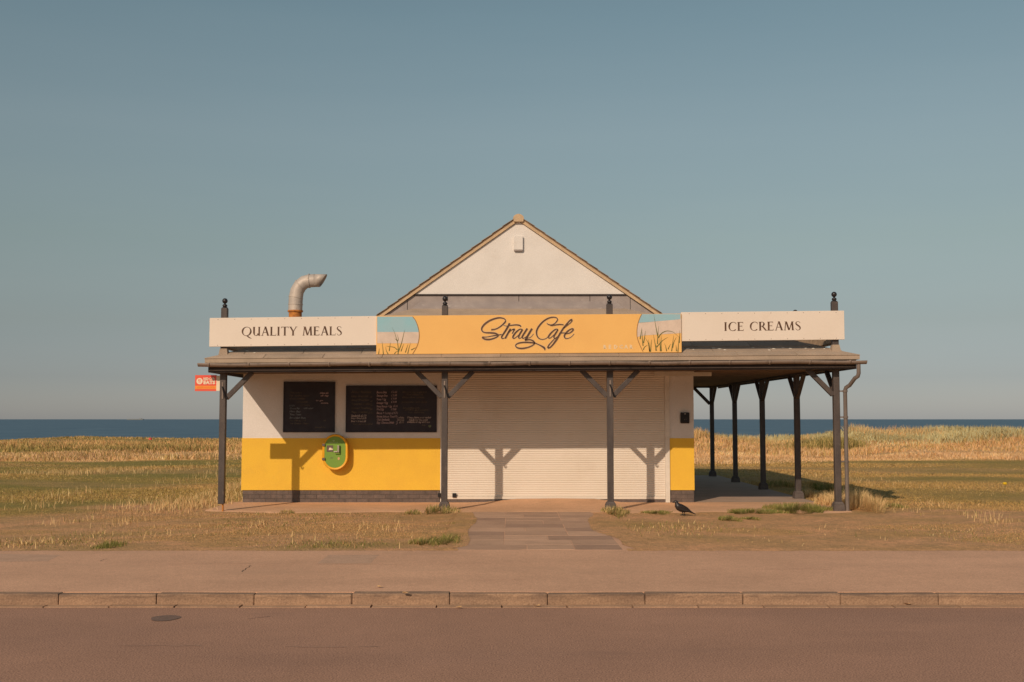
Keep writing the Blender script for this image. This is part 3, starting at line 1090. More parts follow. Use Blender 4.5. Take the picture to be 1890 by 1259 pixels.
# --- gutter along the front eave, brackets, downpipe
gx0, gx1 = WX(366, YG - .06, 2.7), WX(1599, YG - .06, 2.7)
gz0, gz1 = WZ(673.5, YG - .06) + 0.0, WZ(668.0, YG - .06)
def gz(x):
    return gz0 + (gz1 - gz0) * (x - gx0) / (gx1 - gx0)
mb = MB()
nseg, na = 60, 10
rg = 0.066
vs, fs = [], []
for i in range(nseg + 1):
    x = gx0 + (gx1 - gx0) * i / nseg
    sag = 0.006 * math.sin(x * 1.7) + 0.003 * math.sin(x * 4.1)
    for k in range(na + 1):
        a = math.pi + math.pi * k / na
        vs.append((x, YG - .062 + rg * math.cos(a), gz(x) + sag + 0.026 + rg * math.sin(a) * 0.95))
for i in range(nseg):
    for k in range(na):
        p_ = i * (na + 1) + k
        fs.append((p_, p_ + 1, p_ + na + 2, p_ + na + 1))
fs.append(tuple(range(na + 1)))
fs.append(tuple(range(nseg * (na + 1), (nseg + 1) * (na + 1))))
mb.add(vs, fs)
gut = mb.build('gutter', M['gutter'], B, smooth=True)
so = gut.modifiers.new('thick', 'SOLIDIFY')
so.thickness = 0.006
me_b = None
x = gx0 + 0.20
while x < gx1:
    mb = MB()
    vs, fs = [], []
    for xx in (-0.018, 0.018):
        for k in range(na + 1):
            a = math.pi + math.pi * k / na
            vs.append((x + xx, YG - .062 + (rg + .009) * math.cos(a), gz(x) + 0.030 + (rg + .009) * math.sin(a) * 0.95))
    fs = [(k, k + 1, na + 2 + k, na + 1 + k) for k in range(na)]
    mb.add(vs, fs)
    o = mb.build('gutter_bracket', M['gutter'], gut, smooth=True)
    so = o.modifiers.new('thick', 'SOLIDIFY')
    so.thickness = 0.007
    x += 0.712
dx_, dz_ = WX(1585, YG - .05, 2.5), gz1 - 0.04
pxx = WX(1561, YP - .02, 1.5)
yd = YP - 0.03
pts = [(dx_, YG - .05, dz_ + 0.02), (dx_, YG - .05, dz_ - 0.16), (dx_ - .01, YG - .03, dz_ - 0.215), (dx_ - .05, YG + .02, dz_ - 0.25), (pxx + .06, yd - .08, dz_ - 0.37),
       (pxx + .012, yd - .02, dz_ - 0.41), (pxx, yd, dz_ - 0.46), (pxx, yd, 1.5), (pxx, yd, G)]
mb = MB().tube(pts, 0.036, 14)
dp = mb.build('downpipe', M['downpipe'], B, smooth=True)
for zz in (WZ(722, yd), WZ(770, yd), WZ(852, yd)):
    mb = MB()
    mb.lathe((pxx, yd, zz), [(0.037, -0.02), (0.045, -0.018), (0.045, 0.018), (0.037, 0.02)], 14)
    mb.box(PX[3] + PW / 2, pxx - 0.03, yd - 0.012, yd + 0.012, zz - 0.012, zz + 0.012)
    mb.build('pipe_clip', M['downpipe'], dp)

# --- gable: white panel, lead apron, verge, tiled roof, ridge
def gp(px, py, Y=YGAB):
    return W(px, py, Y)
AP = gp(957, 402)
gl, gr = gp(697, 585), gp(1216, 579)
slL = (AP[1] - gl[1]) / (AP[0] - gl[0])
slR = (AP[1] - gr[1]) / (gr[0] - AP[0])
DROP = 1.05                                         # the rakes run on down behind the signs
gl2 = (gl[0] - DROP, gl[1] - slL * DROP)
gr2 = (gr[0] + DROP, gr[1] - slR * DROP)
zpan = gp(957, 543)[1]
pa = gp(957, 409)
MB().prism([(pa[0] - (pa[1] - zpan) / slL, zpan), (pa[0] + (pa[1] - zpan) / slR, zpan), pa], YGAB - 0.03, YGAB + 0.1).build('gable_panel', M['white_wall'], B)
MB().prism([(pa[0] - (pa[1] - zpan) / slL - 0.02, zpan - 0.03), (pa[0] + (pa[1] - zpan) / slR + 0.02, zpan - 0.03), (pa[0] + (pa[1] - zpan) / slR + 0.01, zpan - 0.002), (pa[0] - (pa[1] - zpan) / slL - 0.01, zpan - 0.002)],
           YGAB - 0.045, YGAB + 0.05).build('drip_rail', M['fascia'], B)
# lead-clad wall between panel and roof, in lapped sheets
zl0 = ZE - 0.2
bounds = [-3.9, -2.2, -1.35, 0.15, 1.65, 2.5, 4.2]
for a, b_ in zip(bounds[:-1], bounds[1:]):
    def rake(x):
        return pa[1] - (pa[0] - x) * slL - 0.0 if x < pa[0] else pa[1] - (x - pa[0]) * slR
    def topz(x):
        return min(zpan - 0.034, rake(x))
    xs_ = sorted({a, b_} | {q for q in (pa[0] - (pa[1] - zpan + .034) / slL, pa[0] + (pa[1] - zpan + .034) / slR) if a < q < b_})
    poly = [(a, zl0), (b_ - 0.012, zl0)] + [(min(q, b_ - 0.012), topz(min(q, b_ - 0.012))) for q in reversed(xs_)]
    poly = [p for i, p in enumerate(poly) if i < 2 or p[1] > zl0 + 0.01]
    if len(poly) >= 3:
        MB().prism(poly, YGAB - 0.012 - 0.004 * random.random(), YGAB + 0.1).build('lead_sheet', M['lead'], B)
# lead roll folded onto the felt at the foot of the wall
mb = MB()
x0_, x1_ = UL[0] - 0.05, UR[0] + 0.05
zz = rz(run - 0.16, 0)
mb.hexa([(x0_ - .14, YGAB - .20, zz - .02), (x1_ + .14, YGAB - .20, zz - .02), (x1_, YGAB - .017, zz + .05), (x0_, YGAB - .017, zz + .05)],
        [(x0_ - .14, YGAB - .20, zz + .004), (x1_ + .14, YGAB - .20, zz + .004), (x1_, YGAB - .017, zz + .16), (x0_, YGAB - .017, zz + .16)])
mb.build('lead_apron', M['lead'], B)
# verges
def rake_beam(p, q, off0, off1, y0, y1):
    """band under a rake line from p to q, offsets measured downward"""
    return [(p[0], p[1] - off0), (q[0], q[1] - off0), (q[0], q[1] - off1), (p[0], p[1] - off1)]
MB().prism(rake_beam(AP, gl2, 0.0, 0.074, 0, 0), YGAB - 0.075, YGAB - 0.032).build('verge_board', M['barge'], B)
MB().prism(rake_beam((AP[0] + 0.001, AP[1]), gr2, 0.0, 0.074, 0, 0), YGAB - 0.075, YGAB - 0.032).build('verge_board', M['barge'], B)
yb_g = EB - run + 0.15
mb = MB()
mb.slab([(AP[0], YGAB - 0.085, AP[1] + 0.02), (gl2[0], YGAB - 0.085, gl2[1] + 0.02), (gl2[0], yb_g, gl2[1] + 0.02), (AP[0], yb_g, AP[1] + 0.02)], 0.02)
mb.slab([(AP[0] + .001, YGAB - 0.085, AP[1] + 0.02), (gr2[0], YGAB - 0.085, gr2[1] + 0.02), (gr2[0], yb_g, gr2[1] + 0.02), (AP[0] + .001, yb_g, AP[1] + 0.02)], 0.02)
groof = mb.build('gable_roof', M['tile'], B)
# first tile of each course at the verge, one by one
for (q, sl, sgn) in ((gl2, slL, -1), (gr2, slR, 1)):
    L = math.hypot(q[0] - AP[0], q[1] - AP[1])
    ux, uz = (q[0] - AP[0]) / L, (q[1] - AP[1]) / L
    nxn, nzn = (uz * -sgn * 1.0, abs(ux))
    nxn = abs(uz) * sgn
    d = 0.12
    while d < L - 0.05:
        a = (AP[0] + ux * d, AP[1] + uz * d + 0.021)
        e = (AP[0] + ux * (d + 0.285), AP[1] + uz * (d + 0.285) + 0.021)
        lift = 0.013
        th = 0.011
        A0 = (a[0], a[1]); A1 = (a[0] + nxn * th, a[1] + nzn * th)
        E0 = (e[0] + nxn * lift, e[1] + nzn * lift); E1 = (E0[0] + nxn * th, E0[1] + nzn * th)
        MB().prism([A0, A1, E1, E0], YGAB - 0.105, YGAB + 0.18).build('roof_tile', M['tile'], groof)
        d += 0.27
# ridge tiles
for k in range(14):
    y0 = YGAB - 0.12 + k * 0.42
    mb = MB()
    arc = []
    for i in range(9):
        a = R(25) + R(130) * i / 8
        arc.append((AP[0] + 0.125 * math.cos(a), AP[1] - 0.062 + 0.125 * math.sin(a)))
    inn = [(AP[0] + (p[0] - AP[0]) * 0.85, p[1] - 0.02) for p in reversed(arc)]
    mb.prism(arc + (inn if k else [(AP[0] - 0.10, AP[1] - 0.10), (AP[0] + 0.10, AP[1] - 0.10)]), y0, y0 + 0.41)
    mb.build('ridge_tile', M['barge'] if k == 0 else M['tile'], groof)
# back gable wall
MB().prism([(gl2[0] + .1, zl0), (gr2[0] - .1, zl0), (AP[0], AP[1] - 0.02)], yb_g - 0.15, yb_g - 0.05).build('rear_gable', M['white_wall'], B)
# vent box on the gable
vx0, vz0 = gp(948, 464)
vx1, vz1 = gp(965, 437)
mb = MB()
mb.box(vx0, vx1, YGAB - 0.10, YGAB - 0.031, vz0 + 0.02, vz1)
v_ = mb.build('gable_vent', M['white_wall'], B, bevel=0.006)
MB().box(vx0 + .01, vx1 - .01, YGAB - 0.09, YGAB - 0.032, vz0 - 0.004, vz0 + 0.019).build('vent_slot', M['lead'], v_)

# ------------------------------------------------------------------ flue
YF = 24.0
fx, fz = W(545, 583, YF)
F = thing('flue_pipe', 'grey metal flue with rusty collar and a bend pointing right, rising behind the meals sign', 'flue pipe', (fx, YF, 3.0))
r0 = 0.148
def fp(px, py):
    return (*[W(px, py, YF)[0]], YF, W(px, py, YF)[1])
a = W(545, 585, YF)
MB().tube([(fx, YF, 3.0), (fx, YF, WZ(575, YF))], r0 * 0.93, 20).build('rusty_collar', M['rust'], F, smooth=True)
MB().lathe((fx, YF, WZ(574.5, YF)), [(r0 * .95, -.02), (r0 * 1.1, -.016), (r0 * 1.1, .016), (r0 * .95, .02)], 20).build('flange', M['rust'], F)
path_px = [(545, 574), (545.5, 562), (546, 549), (548.5, 537), (554, 527.5), (562, 521), (571, 518.5), (581, 518)]
MB().tube([fp(*p) for p in path_px], [r0, r0, r0, r0 * .98, r0 * .97, r0 * .96, r0 * .95, r0 * .94], 24, cap=False).build('elbow', M['flue'], F, smooth=True)
for i in (1, 2, 4, 6):
    p, q = Vector(fp(*path_px[i])), Vector(fp(*path_px[i + 1]))
    t = (q - p).normalized()
    MB().tube([p - t * .012, p - t * .008, p + t * .008, p + t * .012], [r0 * .97, r0 * 1.05, r0 * 1.05, r0 * .97], 24, cap=False).build('seam_band', M['flue'], F)
# outlet cut at a slant
n = 24
r1 = r0 * 0.93
c0_, c1_ = Vector(fp(581, 518)), None
vs, fs = [], []
zc = c0_.z
xe_top, xe_bot = W(603.5, 506, YF)[0], W(589.5, 532, YF)[0]
for k in range(n):
    a = 2 * math.pi * k / n
    vs.append((c0_.x, YF + r1 * math.cos(a), zc + r1 * math.sin(a)))
for k in range(n):
    a = 2 * math.pi * k / n
    f = (math.sin(a) + 1) / 2
    vs.append((xe_bot + (xe_top - xe_bot) * f, YF + r1 * math.cos(a), zc + r1 * math.sin(a)))
fs = [(k, (k + 1) % n, n + (k + 1) % n, n + k) for k in range(n)]
o = MB().add(vs, fs).build('outlet', M['flue'], F, smooth=True)
so = o.modifiers.new('thick', 'SOLIDIFY'); so.thickness = 0.012
mb = MB()
mb.add([(c0_.x + .01, YF + r1 * .97 * math.cos(2 * math.pi * k / n), zc + r1 * .97 * math.sin(2 * math.pi * k / n)) for k in range(n)], [tuple(range(n))])
mb.build('dark_bore', M['black'], F)

# ------------------------------------------------------------------ lettering
def serif_text(mb, text, x0, z0, h, y, width=None, slope=0.0):
    """roman capitals drawn stroke by stroke, thick and thin"""
    TK, TN, SR = 0.165, 0.066, 0.042
    k = [0]

    def glyph(ch):
        P = []

        def bar(xa, za, xb, zb, w):
            P.append([(xa - w / 2, za), (xa + w / 2, za), (xb + w / 2, zb), (xb - w / 2, zb)])

        def ser(x, z, w=0.24):
            P.append([(x - w / 2, z), (x + w / 2, z), (x + w / 2, z + SR), (x - w / 2, z + SR)])

        def arc(cx, cz, rx, rz_, a0, a1, wmax, wmin, n=26):
            o_, i_ = [], []
            for j in range(n + 1):
                a = R(a0 + (a1 - a0) * j / n)
                w = wmin + (wmax - wmin) * abs(math.cos(a + 0.3)) ** 1.5
                o_.append((cx + rx * math.cos(a), cz + rz_ * math.sin(a)))
                i_.append((cx + (rx - w) * math.cos(a), cz + (rz_ - w * 0.8) * math.sin(a)))
            for j in range(n):
                P.append([o_[j], o_[j + 1], i_[j + 1], i_[j]])
        if ch == 'I':
            bar(.14, 0, .14, 1, TK); ser(.14, 0); ser(.14, 1 - SR); adv = .36
        elif ch == 'L':
            bar(.14, 0, .14, 1, TK); ser(.14, 1 - SR); P.append([(.02, 0), (.60, 0), (.60, TN), (.02, TN)]); P.append([(.56, TN), (.60, TN), (.615, .24), (.595, .24)]); adv = .66
        elif ch == 'E':
            bar(.14, 0, .14, 1, TK); P.append([(.02, 0), (.58, 0), (.58, TN), (.02, TN)]); P.append([(.02, 1 - TN), (.55, 1 - TN), (.55, 1), (.02, 1)])
            P.append([(.2, .50), (.46, .50), (.46, .50 + TN), (.2, .50 + TN)]); P.append([(.535, TN), (.58, TN), (.60, .2), (.58, .2)])
            P.append([(.515, .82), (.55, .82), (.55, 1 - TN), (.525, 1 - TN)]); P.append([(.44, .42), (.46, .42), (.46, .64), (.44, .64)]); adv = .68
        elif ch == 'T':
            bar(.36, 0, .36, 1 - TN, TK); ser(.36, 0); P.append([(0, 1 - TN), (.72, 1 - TN), (.72, 1), (0, 1)])
            P.append([(0, .82), (.02, .82), (.05, 1 - TN), (0, 1 - TN)]); P.append([(.70, .82), (.72, .82), (.72, 1 - TN), (.67, 1 - TN)]); adv = .76
        elif ch == 'A':
            bar(.09, 0, .37, 1, TN * 1.1); bar(.66, 0, .38, 1.03, TK * 1.05); P.append([(.19, .33), (.56, .33), (.56, .33 + TN), (.19, .33 + TN)]); ser(.09, 0, .22); ser(.66, 0, .25); adv = .80
        elif ch == 'U':
            bar(.14, .32, .14, 1, TK); ser(.14, 1 - SR); bar(.64, 0, .64, 1, TK * .85); ser(.64, 1 - SR, .22); ser(.67, 0, .18)
            arc(.356, .33, .283, .345, 180, 345, TK, TN); adv = .82
        elif ch == 'Y':
            bar(.37, 0, .37, .48, TK); ser(.37, 0); bar(.38, .44, .10, 1, TK); bar(.39, .44, .68, 1, TN * 1.2); ser(.10, 1 - SR, .24); ser(.68, 1 - SR, .2); adv = .80
        elif ch == 'M':
            bar(.10, 0, .19, 1, TN * 1.2); bar(.22, 1, .49, .02, TK); bar(.50, .02, .77, 1, TN * 1.2); bar(.84, 0, .78, 1, TK); ser(.10, 0, .2); ser(.85, 0, .25); ser(.15, 1 - SR, .14); ser(.84, 1 - SR, .16); adv = 1.02
        elif ch == 'R':
            bar(.14, 0, .14, 1, TK); ser(.14, 0); P.append([(.02, 1 - TN), (.34, 1 - TN), (.34, 1), (.02, 1)]); P.append([(.2, .47), (.34, .47), (.34, .47 + TN), (.2, .47 + TN)])
            arc(.31, .735, .26, .265, -90, 90, TK, TN); bar(.68, 0, .36, .49, TK); ser(.71, 0, .16); adv = .76
        elif ch == 'C':
            arc(.44, .5, .43, .52, 48, 312, TK, TN, 36); P.append([(.71, .72), (.735, .72), (.745, .95), (.72, .9)]); adv = .80
        elif ch == 'Q':
            arc(.48, .5, .48, .52, 0, 360, TK, TN, 44); P.append([(.42, .02), (.56, .05), (.84, -.20), (.98, -.30), (.92, -.32), (.70, -.24)]); adv = 1.02
        elif ch == 'S':
            pts = catmull([(.47, .80, .04), (.40, .94, .045), (.25, .985, .05), (.11, .90, .08), (.09, .75, .12), (.20, .60, .15), (.36, .46, .155), (.46, .30, .13), (.44, .12, .09), (.30, .015, .05), (.15, .04, .045), (.05, .20, .04)], 4)
            for j in range(len(pts) - 1):
                a_, b2 = pts[j], pts[j + 1]
                tx, tz_ = b2[0] - a_[0], b2[1] - a_[1]
                l = math.hypot(tx, tz_) + 1e-9
                nx_, nz_ = -tz_ / l, tx / l
                P.append([(a_[0] - nx_ * a_[2] / 2, a_[1] - nz_ * a_[2] / 2), (b2[0] - nx_ * b2[2] / 2, b2[1] - nz_ * b2[2] / 2), (b2[0] + nx_ * b2[2] / 2, b2[1] + nz_ * b2[2] / 2), (a_[0] + nx_ * a_[2] / 2, a_[1] + nz_ * a_[2] / 2)])
            adv = .60
        else:
            adv = .42
        return P, adv
    items, x = [], 0.0
    for ch in text:
        P, adv = glyph(ch)
        items.append((x, P))
        x += adv + 0.03
    sx = (width / x) if width else h
    for (xo, P) in items:
        for poly in P:
            k[0] += 1
            yy = y - 0.0008 - 0.00004 * (k[0] % 60)
            pts = [(x0 + (xo + p[0]) * sx, yy, z0 + p[1] * h + slope * (xo + p[0]) * sx) for p in poly]
            mb.add(pts, [tuple(range(len(pts)))])


_font_cache = {}
def text_mesh(mb, body, x, z, size, y, slope=0.0, width=None, shear=0.0, bold=0.0, jitter=0.0):
    """plain built-in sans letters turned into flat faces in the XZ plane"""
    cu = bpy.data.curves.new('txt', 'FONT')
    cu.body = body
    cu.size = size
    cu.resolution_u = 1
    cu.shear = shear
    cu.offset = bold
    cu.fill_mode = 'FRONT'
    o = bpy.data.objects.new('txt', cu)
    S.collection.objects.link(o)
    dg = bpy.context.evaluated_depsgraph_get()
    me = bpy.data.meshes.new_from_object(o.evaluated_get(dg))
    vs = [v.co.copy() for v in me.vertices]
    fs = [tuple(p.vertices) for p in me.polygons]
    bpy.data.objects.remove(o)
    bpy.data.curves.remove(cu)
    bpy.data.meshes.remove(me)
    if not vs:
        return
    wmax = max(v.x for v in vs)
    k = (width / wmax) if width else 1.0
    mb.add([(x + v.x * k, y, z + v.y + slope * v.x + jitter * math.sin(v.x * 40)) for v in vs], fs)


# ------------------------------------------------------------------ name boards over the eave
YS = 20.488                                        # front face of the boards
def sign_board(name, label, pxl, pxr, tl, tr, bl, br, m, y=YS, th=0.05):
    xl, ztl = W(pxl, tl, y)
    _, zbl = W(pxl, bl, y)
    xr, ztr = W(pxr, tr, y)
    _, zbr = W(pxr, br, y)
    t = thing(name, label, 'sign', ((xl + xr) / 2, y, (zbl + zbr) / 2))
    mb = MB()
    mb.prism([(xl, zbl), (xr, zbr), (xr, ztr), (xl, ztl)], y, y + th)
    mb.build('board', m, t, bevel=0.004)
    return t, (xl, xr, ztl, ztr, zbl, zbr)


def screws(t, q, y, n=9):
    xl, xr, ztl, ztr, zbl, zbr = q
    mb = MB()
    for i in range(n):
        f = (i + 0.5) / n
        for top in (0, 1):
            x = xl + (xr - xl) * f
            z = (ztl + (ztr - ztl) * f - 0.03) if top else (zbl + (zbr - zbl) * f + 0.025)
            r_ = 0.007
            mb.add([(x + r_ * math.cos(R(60 * k)), y - 0.003, z + r_ * math.sin(R(60 * k))) for k in range(6)], [tuple(range(6))])
    o = mb.build('screw_heads', M['gutter'], t)
    o['kind'] = 'stuff'


t, q = sign_board('fascia_sign', 'cream board lettered QUALITY MEALS in brown roman capitals above the veranda', 387, 695.3, 587, 583.2, 640, 637, M['sign_white'])
mb = MB()
lx, lz = W(446, 620, YS)
serif_text(mb, 'QUALITY MEALS', lx, lz, W(0, 603.2, YS)[1] - W(0, 619.6, YS)[1], YS, WX(633, YS, 3.4) - lx, slope=0.006)
mb.build('lettering', M['letter'], t)
screws(t, q, YS, 10)
t, q = sign_board('fascia_sign', 'cream board lettered ICE CREAMS in brown roman capitals above the veranda', 1257, 1558, 576.3, 573.4, 629.8, 626.6, M['sign_white'])
mb = MB()
lx, lz = W(1336.5, 611, YS)
serif_text(mb, 'ICE CREAMS', lx, lz, W(0, 594.8, YS)[1] - W(0, 611, YS)[1], YS, WX(1480, YS, 3.4) - lx, slope=0.011)
mb.build('lettering', M['letter'], t)
screws(t, q, YS, 10)

YS2 = YS - 0.03
t, q = sign_board('fascia_sign', 'orange board with the cafe name in brown script and seaside grass pictures at both ends', 695, 1257.5, 583, 579, 654, 650.5, M['sign_orange'], YS2, 0.07)
# pictures at both ends: sand, sea, grass
def poly_px(mb, pts, y):
    mb.add([(W(a, b_, YS2)[0], y, W(a, b_, YS2)[1]) for a, b_ in pts], [tuple(range(len(pts)))])
def arc_px(cx, cy, rx, ry, a0, a1, n=24):
    return [(cx + rx * math.cos(R(a0 + (a1 - a0) * i / n)), cy + ry * math.sin(R(a0 + (a1 - a0) * i / n))) for i in range(n + 1)]
# left picture: z px = (690 + X/14.81, 575 + Y/14.81)
def L2(X, Y_):
    return (690 + X / 14.81, 575 + Y_ / 14.81)
edgeL = [L2(1060, 140), L2(1130, 230), L2(1180, 340), L2(1215, 450), L2(1235, 560), L2(1240, 650), L2(1235, 740), L2(1215, 840), L2(1185, 940), L2(1140, 1030), L2(1060, 1160)]
mb = MB(); poly_px(mb, [L2(90, 140)] + edgeL[:5] + [L2(90, 560)], YS2 - 0.003); mb.build('sea_print', M['sign_teal'], t)
mb = MB(); poly_px(mb, [L2(90, 550)] + edgeL[4:8] + [L2(1205, 870), L2(90, 870)], YS2 - 0.0022); mb.build('sand_print', M['sign_pale'], t)
mb = MB(); pts = catmull([(*W(*p, YS2), 0.012) for p in edgeL], 3); ribbon(mb, pts, YS2 - 0.0045)
# right picture
def R2(X, Y_):
    return (1100 + X / 11.118, 570 + Y_ / 11.118)
edgeR = [R2(940, 110), R2(900, 190), R2(865, 290), R2(845, 390), R2(840, 490), R2(845, 580), R2(870, 670), R2(910, 770), R2(965, 880)]
pts = catmull([(*W(*p, YS2), 0.012) for p in edgeR], 3); ribbon(mb, pts, YS2 - 0.0045)
mb.build('picture_outline', M['sign_line'], t)
mb = MB(); poly_px(mb, [edgeR[0], edgeR[1], edgeR[2], R2(1735, 215), R2(1735, 108)], YS2 - 0.003); mb.build('sea_print', M['sign_teal'], t)
mb = MB(); poly_px(mb, [R2(868, 296), R2(845, 390), R2(840, 490), R2(845, 580), R2(1000, 545), R2(1750, 500), R2(1750, 205)], YS2 - 0.0022); mb.build('sand_print', M['sign_pale'], t)
mb = MB()
def blade_px(f, pts, w):
    n_ = len(pts)
    P = catmull([(*W(*f(*p), YS2), w * (1 - 0.9 * i / (n_ - 1))) for i, p in enumerate(pts)], 4)
    ribbon(mb, P, YS2 - 0.0055 - 0.0001 * random.randint(0, 9))
wv = 0.016
for pts in ([(260, 1170), (245, 1000), (225, 820)], [(420, 1080), (435, 960), (455, 850)], [(660, 1165), (665, 1050), (650, 860), (600, 680), (560, 560), (490, 420)], [(640, 800), (600, 760), (570, 740)],
            [(640, 820), (670, 760), (640, 620)], [(670, 1100), (760, 850), (820, 600), (850, 500)], [(860, 1120), (900, 1000), (940, 880)], [(925, 1150), (960, 1000), (1005, 850)],
            [(1020, 1050), (1100, 1010), (1160, 980)], [(390, 1165), (340, 1070), (320, 960)], [(640, 1050), (560, 980), (430, 960), (330, 940)], [(130, 1160), (140, 1080), (150, 1000)],
            [(740, 1090), (780, 980), (820, 880)], [(560, 1160), (600, 1110), (660, 1080)]):
    blade_px(L2, pts, wv)
for pts in ([(965, 760), (950, 600), (940, 390)], [(975, 700), (1000, 560), (1015, 450)], [(905, 620), (925, 500), (940, 400)], [(1100, 880), (1070, 700), (1010, 600)], [(1100, 880), (1090, 740), (1075, 630)],
            [(1120, 880), (1130, 720), (1140, 630)], [(1265, 560), (1230, 380), (1185, 120)], [(1260, 720), (1270, 540), (1285, 350)], [(1240, 860), (1205, 680), (1175, 520)],
            [(1270, 600), (1340, 510), (1430, 460), (1520, 460), (1600, 490), (1700, 580)], [(1320, 870), (1315, 720), (1310, 560)], [(1340, 870), (1335, 740), (1350, 540)], [(1240, 790), (1300, 720), (1380, 640), (1480, 580)],
            [(1550, 870), (1570, 720), (1595, 540)], [(1570, 800), (1600, 680), (1650, 580)], [(1680, 880), (1690, 740), (1705, 570)], [(1705, 700), (1715, 560), (1720, 440)], [(1650, 870), (1645, 800), (1640, 740)],
            [(1450, 870), (1430, 780), (1400, 700)], [(1480, 830), (1500, 780), (1530, 720)], [(970, 840), (1000, 780), (1060, 745)], [(1230, 860), (1225, 800), (1240, 740)]):
    blade_px(R2, pts, wv * 1.15)
mb.build('grass_print', M['sign_grass'], t)
# the script name, stroke by stroke
def SC(X, Y_):
    return (880 + X / 9.947, 578 + Y_ / 9.947)
strokes = [
    [(265, 305, 24), (330, 298, 18), (400, 268, 17), (470, 215, 18), (515, 170, 22), (530, 138, 14), (505, 105, 15), (460, 90, 18), (400, 87, 22), (320, 105, 24), (230, 142, 26), (150, 198, 26), (102, 255, 24), (90, 300, 20), (110, 340, 17), (160, 358, 18),
     (240, 362, 24), (330, 370, 24), (385, 392, 20), (395, 412, 16), (370, 437, 18), (310, 465, 20), (230, 484, 24), (160, 480, 24), (115, 460, 22), (100, 440, 22)],
    [(100, 440, 18), (180, 438, 10), (270, 422, 14), (370, 405, 18), (410, 400, 14), (455, 390, 13)],
    [(520, 172, 5), (490, 190, 5), (492, 222, 6), (550, 238, 9), (620, 226, 14), (720, 216, 18), (785, 226, 20), (812, 250, 16)],
    [(603, 185, 26), (560, 270, 26), (500, 365, 24), (458, 430, 22), (462, 463, 15), (490, 465, 10), (520, 452, 8)],
    [(618, 285, 20), (580, 355, 24), (520, 465, 24)],
    [(575, 378, 8), (635, 312, 12), (690, 296, 20), (672, 335, 16), (648, 378, 12)],
    [(838, 302, 14), (795, 294, 14), (725, 345, 22), (672, 415, 24), (664, 455, 18), (700, 458, 12), (780, 388, 10), (838, 302, 10)],
    [(838, 302, 22), (780, 400, 24), (768, 450, 18), (795, 462, 10), (840, 425, 8)],
    [(926, 282, 24), (872, 368, 24), (835, 430, 22), (840, 460, 14), (868, 458, 10), (935, 405, 10), (1010, 290, 10)],
    [(1013, 284, 26), (952, 385, 26), (912, 460, 28), (892, 496, 22), (960, 486, 18), (1028, 505, 18), (1058, 540, 16), (1040, 580, 16), (960, 622, 18), (850, 647, 22), (762, 642, 20), (715, 612, 14), (717, 582, 14), (762, 553, 18), (850, 538, 20), (960, 538, 22), (1060, 550, 18), (1130, 576, 14), (1200, 612, 22), (1240, 642, 28), (1250, 682, 8)],
    [(930, 462, 7), (990, 440, 7), (1042, 380, 5)],
    [(1283, 182, 6), (1312, 208, 12), (1370, 216, 12), (1430, 190, 12), (1470, 145, 14), (1482, 110, 13), (1452, 82, 14), (1390, 76, 17), (1310, 96, 19), (1220, 152, 20), (1142, 237, 22), (1102, 312, 22), (1096, 370, 20), (1112, 430, 17), (1152, 470, 14), (1210, 482, 10), (1270, 465, 9), (1315, 425, 8)],
    [(1312, 207, 10), (1370, 224, 20), (1440, 218, 16), (1520, 208, 16), (1592, 214, 12)],
    [(1488, 300, 14), (1445, 297, 14), (1372, 355, 20), (1322, 418, 22), (1316, 452, 16), (1348, 456, 10), (1425, 388, 10), (1490, 300, 10)],
    [(1490, 300, 20), (1430, 398, 22), (1414, 446, 18), (1440, 460, 10), (1482, 428, 8)],
    [(1590, 280, 8), (1650, 235, 9), (1725, 172, 12), (1748, 130, 16), (1724, 122, 18), (1650, 200, 20), (1580, 290, 22), (1520, 388, 24), (1460, 490, 26), (1390, 585, 20), (1335, 636, 18), (1304, 632, 20), (1322, 588, 16), (1390, 508, 12), (1442, 458, 9)],
    [(1510, 374, 12), (1560, 364, 12), (1640, 362, 9)],
    [(1625, 378, 9), (1700, 366, 14), (1758, 322, 18), (1768, 292, 18), (1738, 288, 14), (1672, 328, 20), (1618, 388, 22), (1608, 436, 20), (1640, 466, 12), (1700, 454, 7), (1750, 420, 6), (1786, 378, 5)],
]
mbl, mbh = MB(), MB()
for i, st in enumerate(strokes):
    P = catmull([(*W(*SC(a, b_), YS2), 1.3 * w / 9.947 / 103.0) for a, b_, w in st], 5)
    ribbon(mbl, P, YS2 - 0.006 - 0.0002 * i)
    ribbon(mbh, P, YS2 - 0.0018 - 0.0001 * i, extra=0.008)
mbh.build('name_outline', M['letter_halo'], t)
mbl.build('name_lettering', M['letter'], t)
for i, ch in enumerate('REDCAR'):
    mb = MB()
    lx, lz = W(1113.5 + i * 9.7, 643.6 - 0.06 * i, YS2)
    text_mesh(mb, ch, lx, lz, 0.095, YS2 - 0.003, bold=0.004)
    mb.build('letter', M['letter_faint'], t)

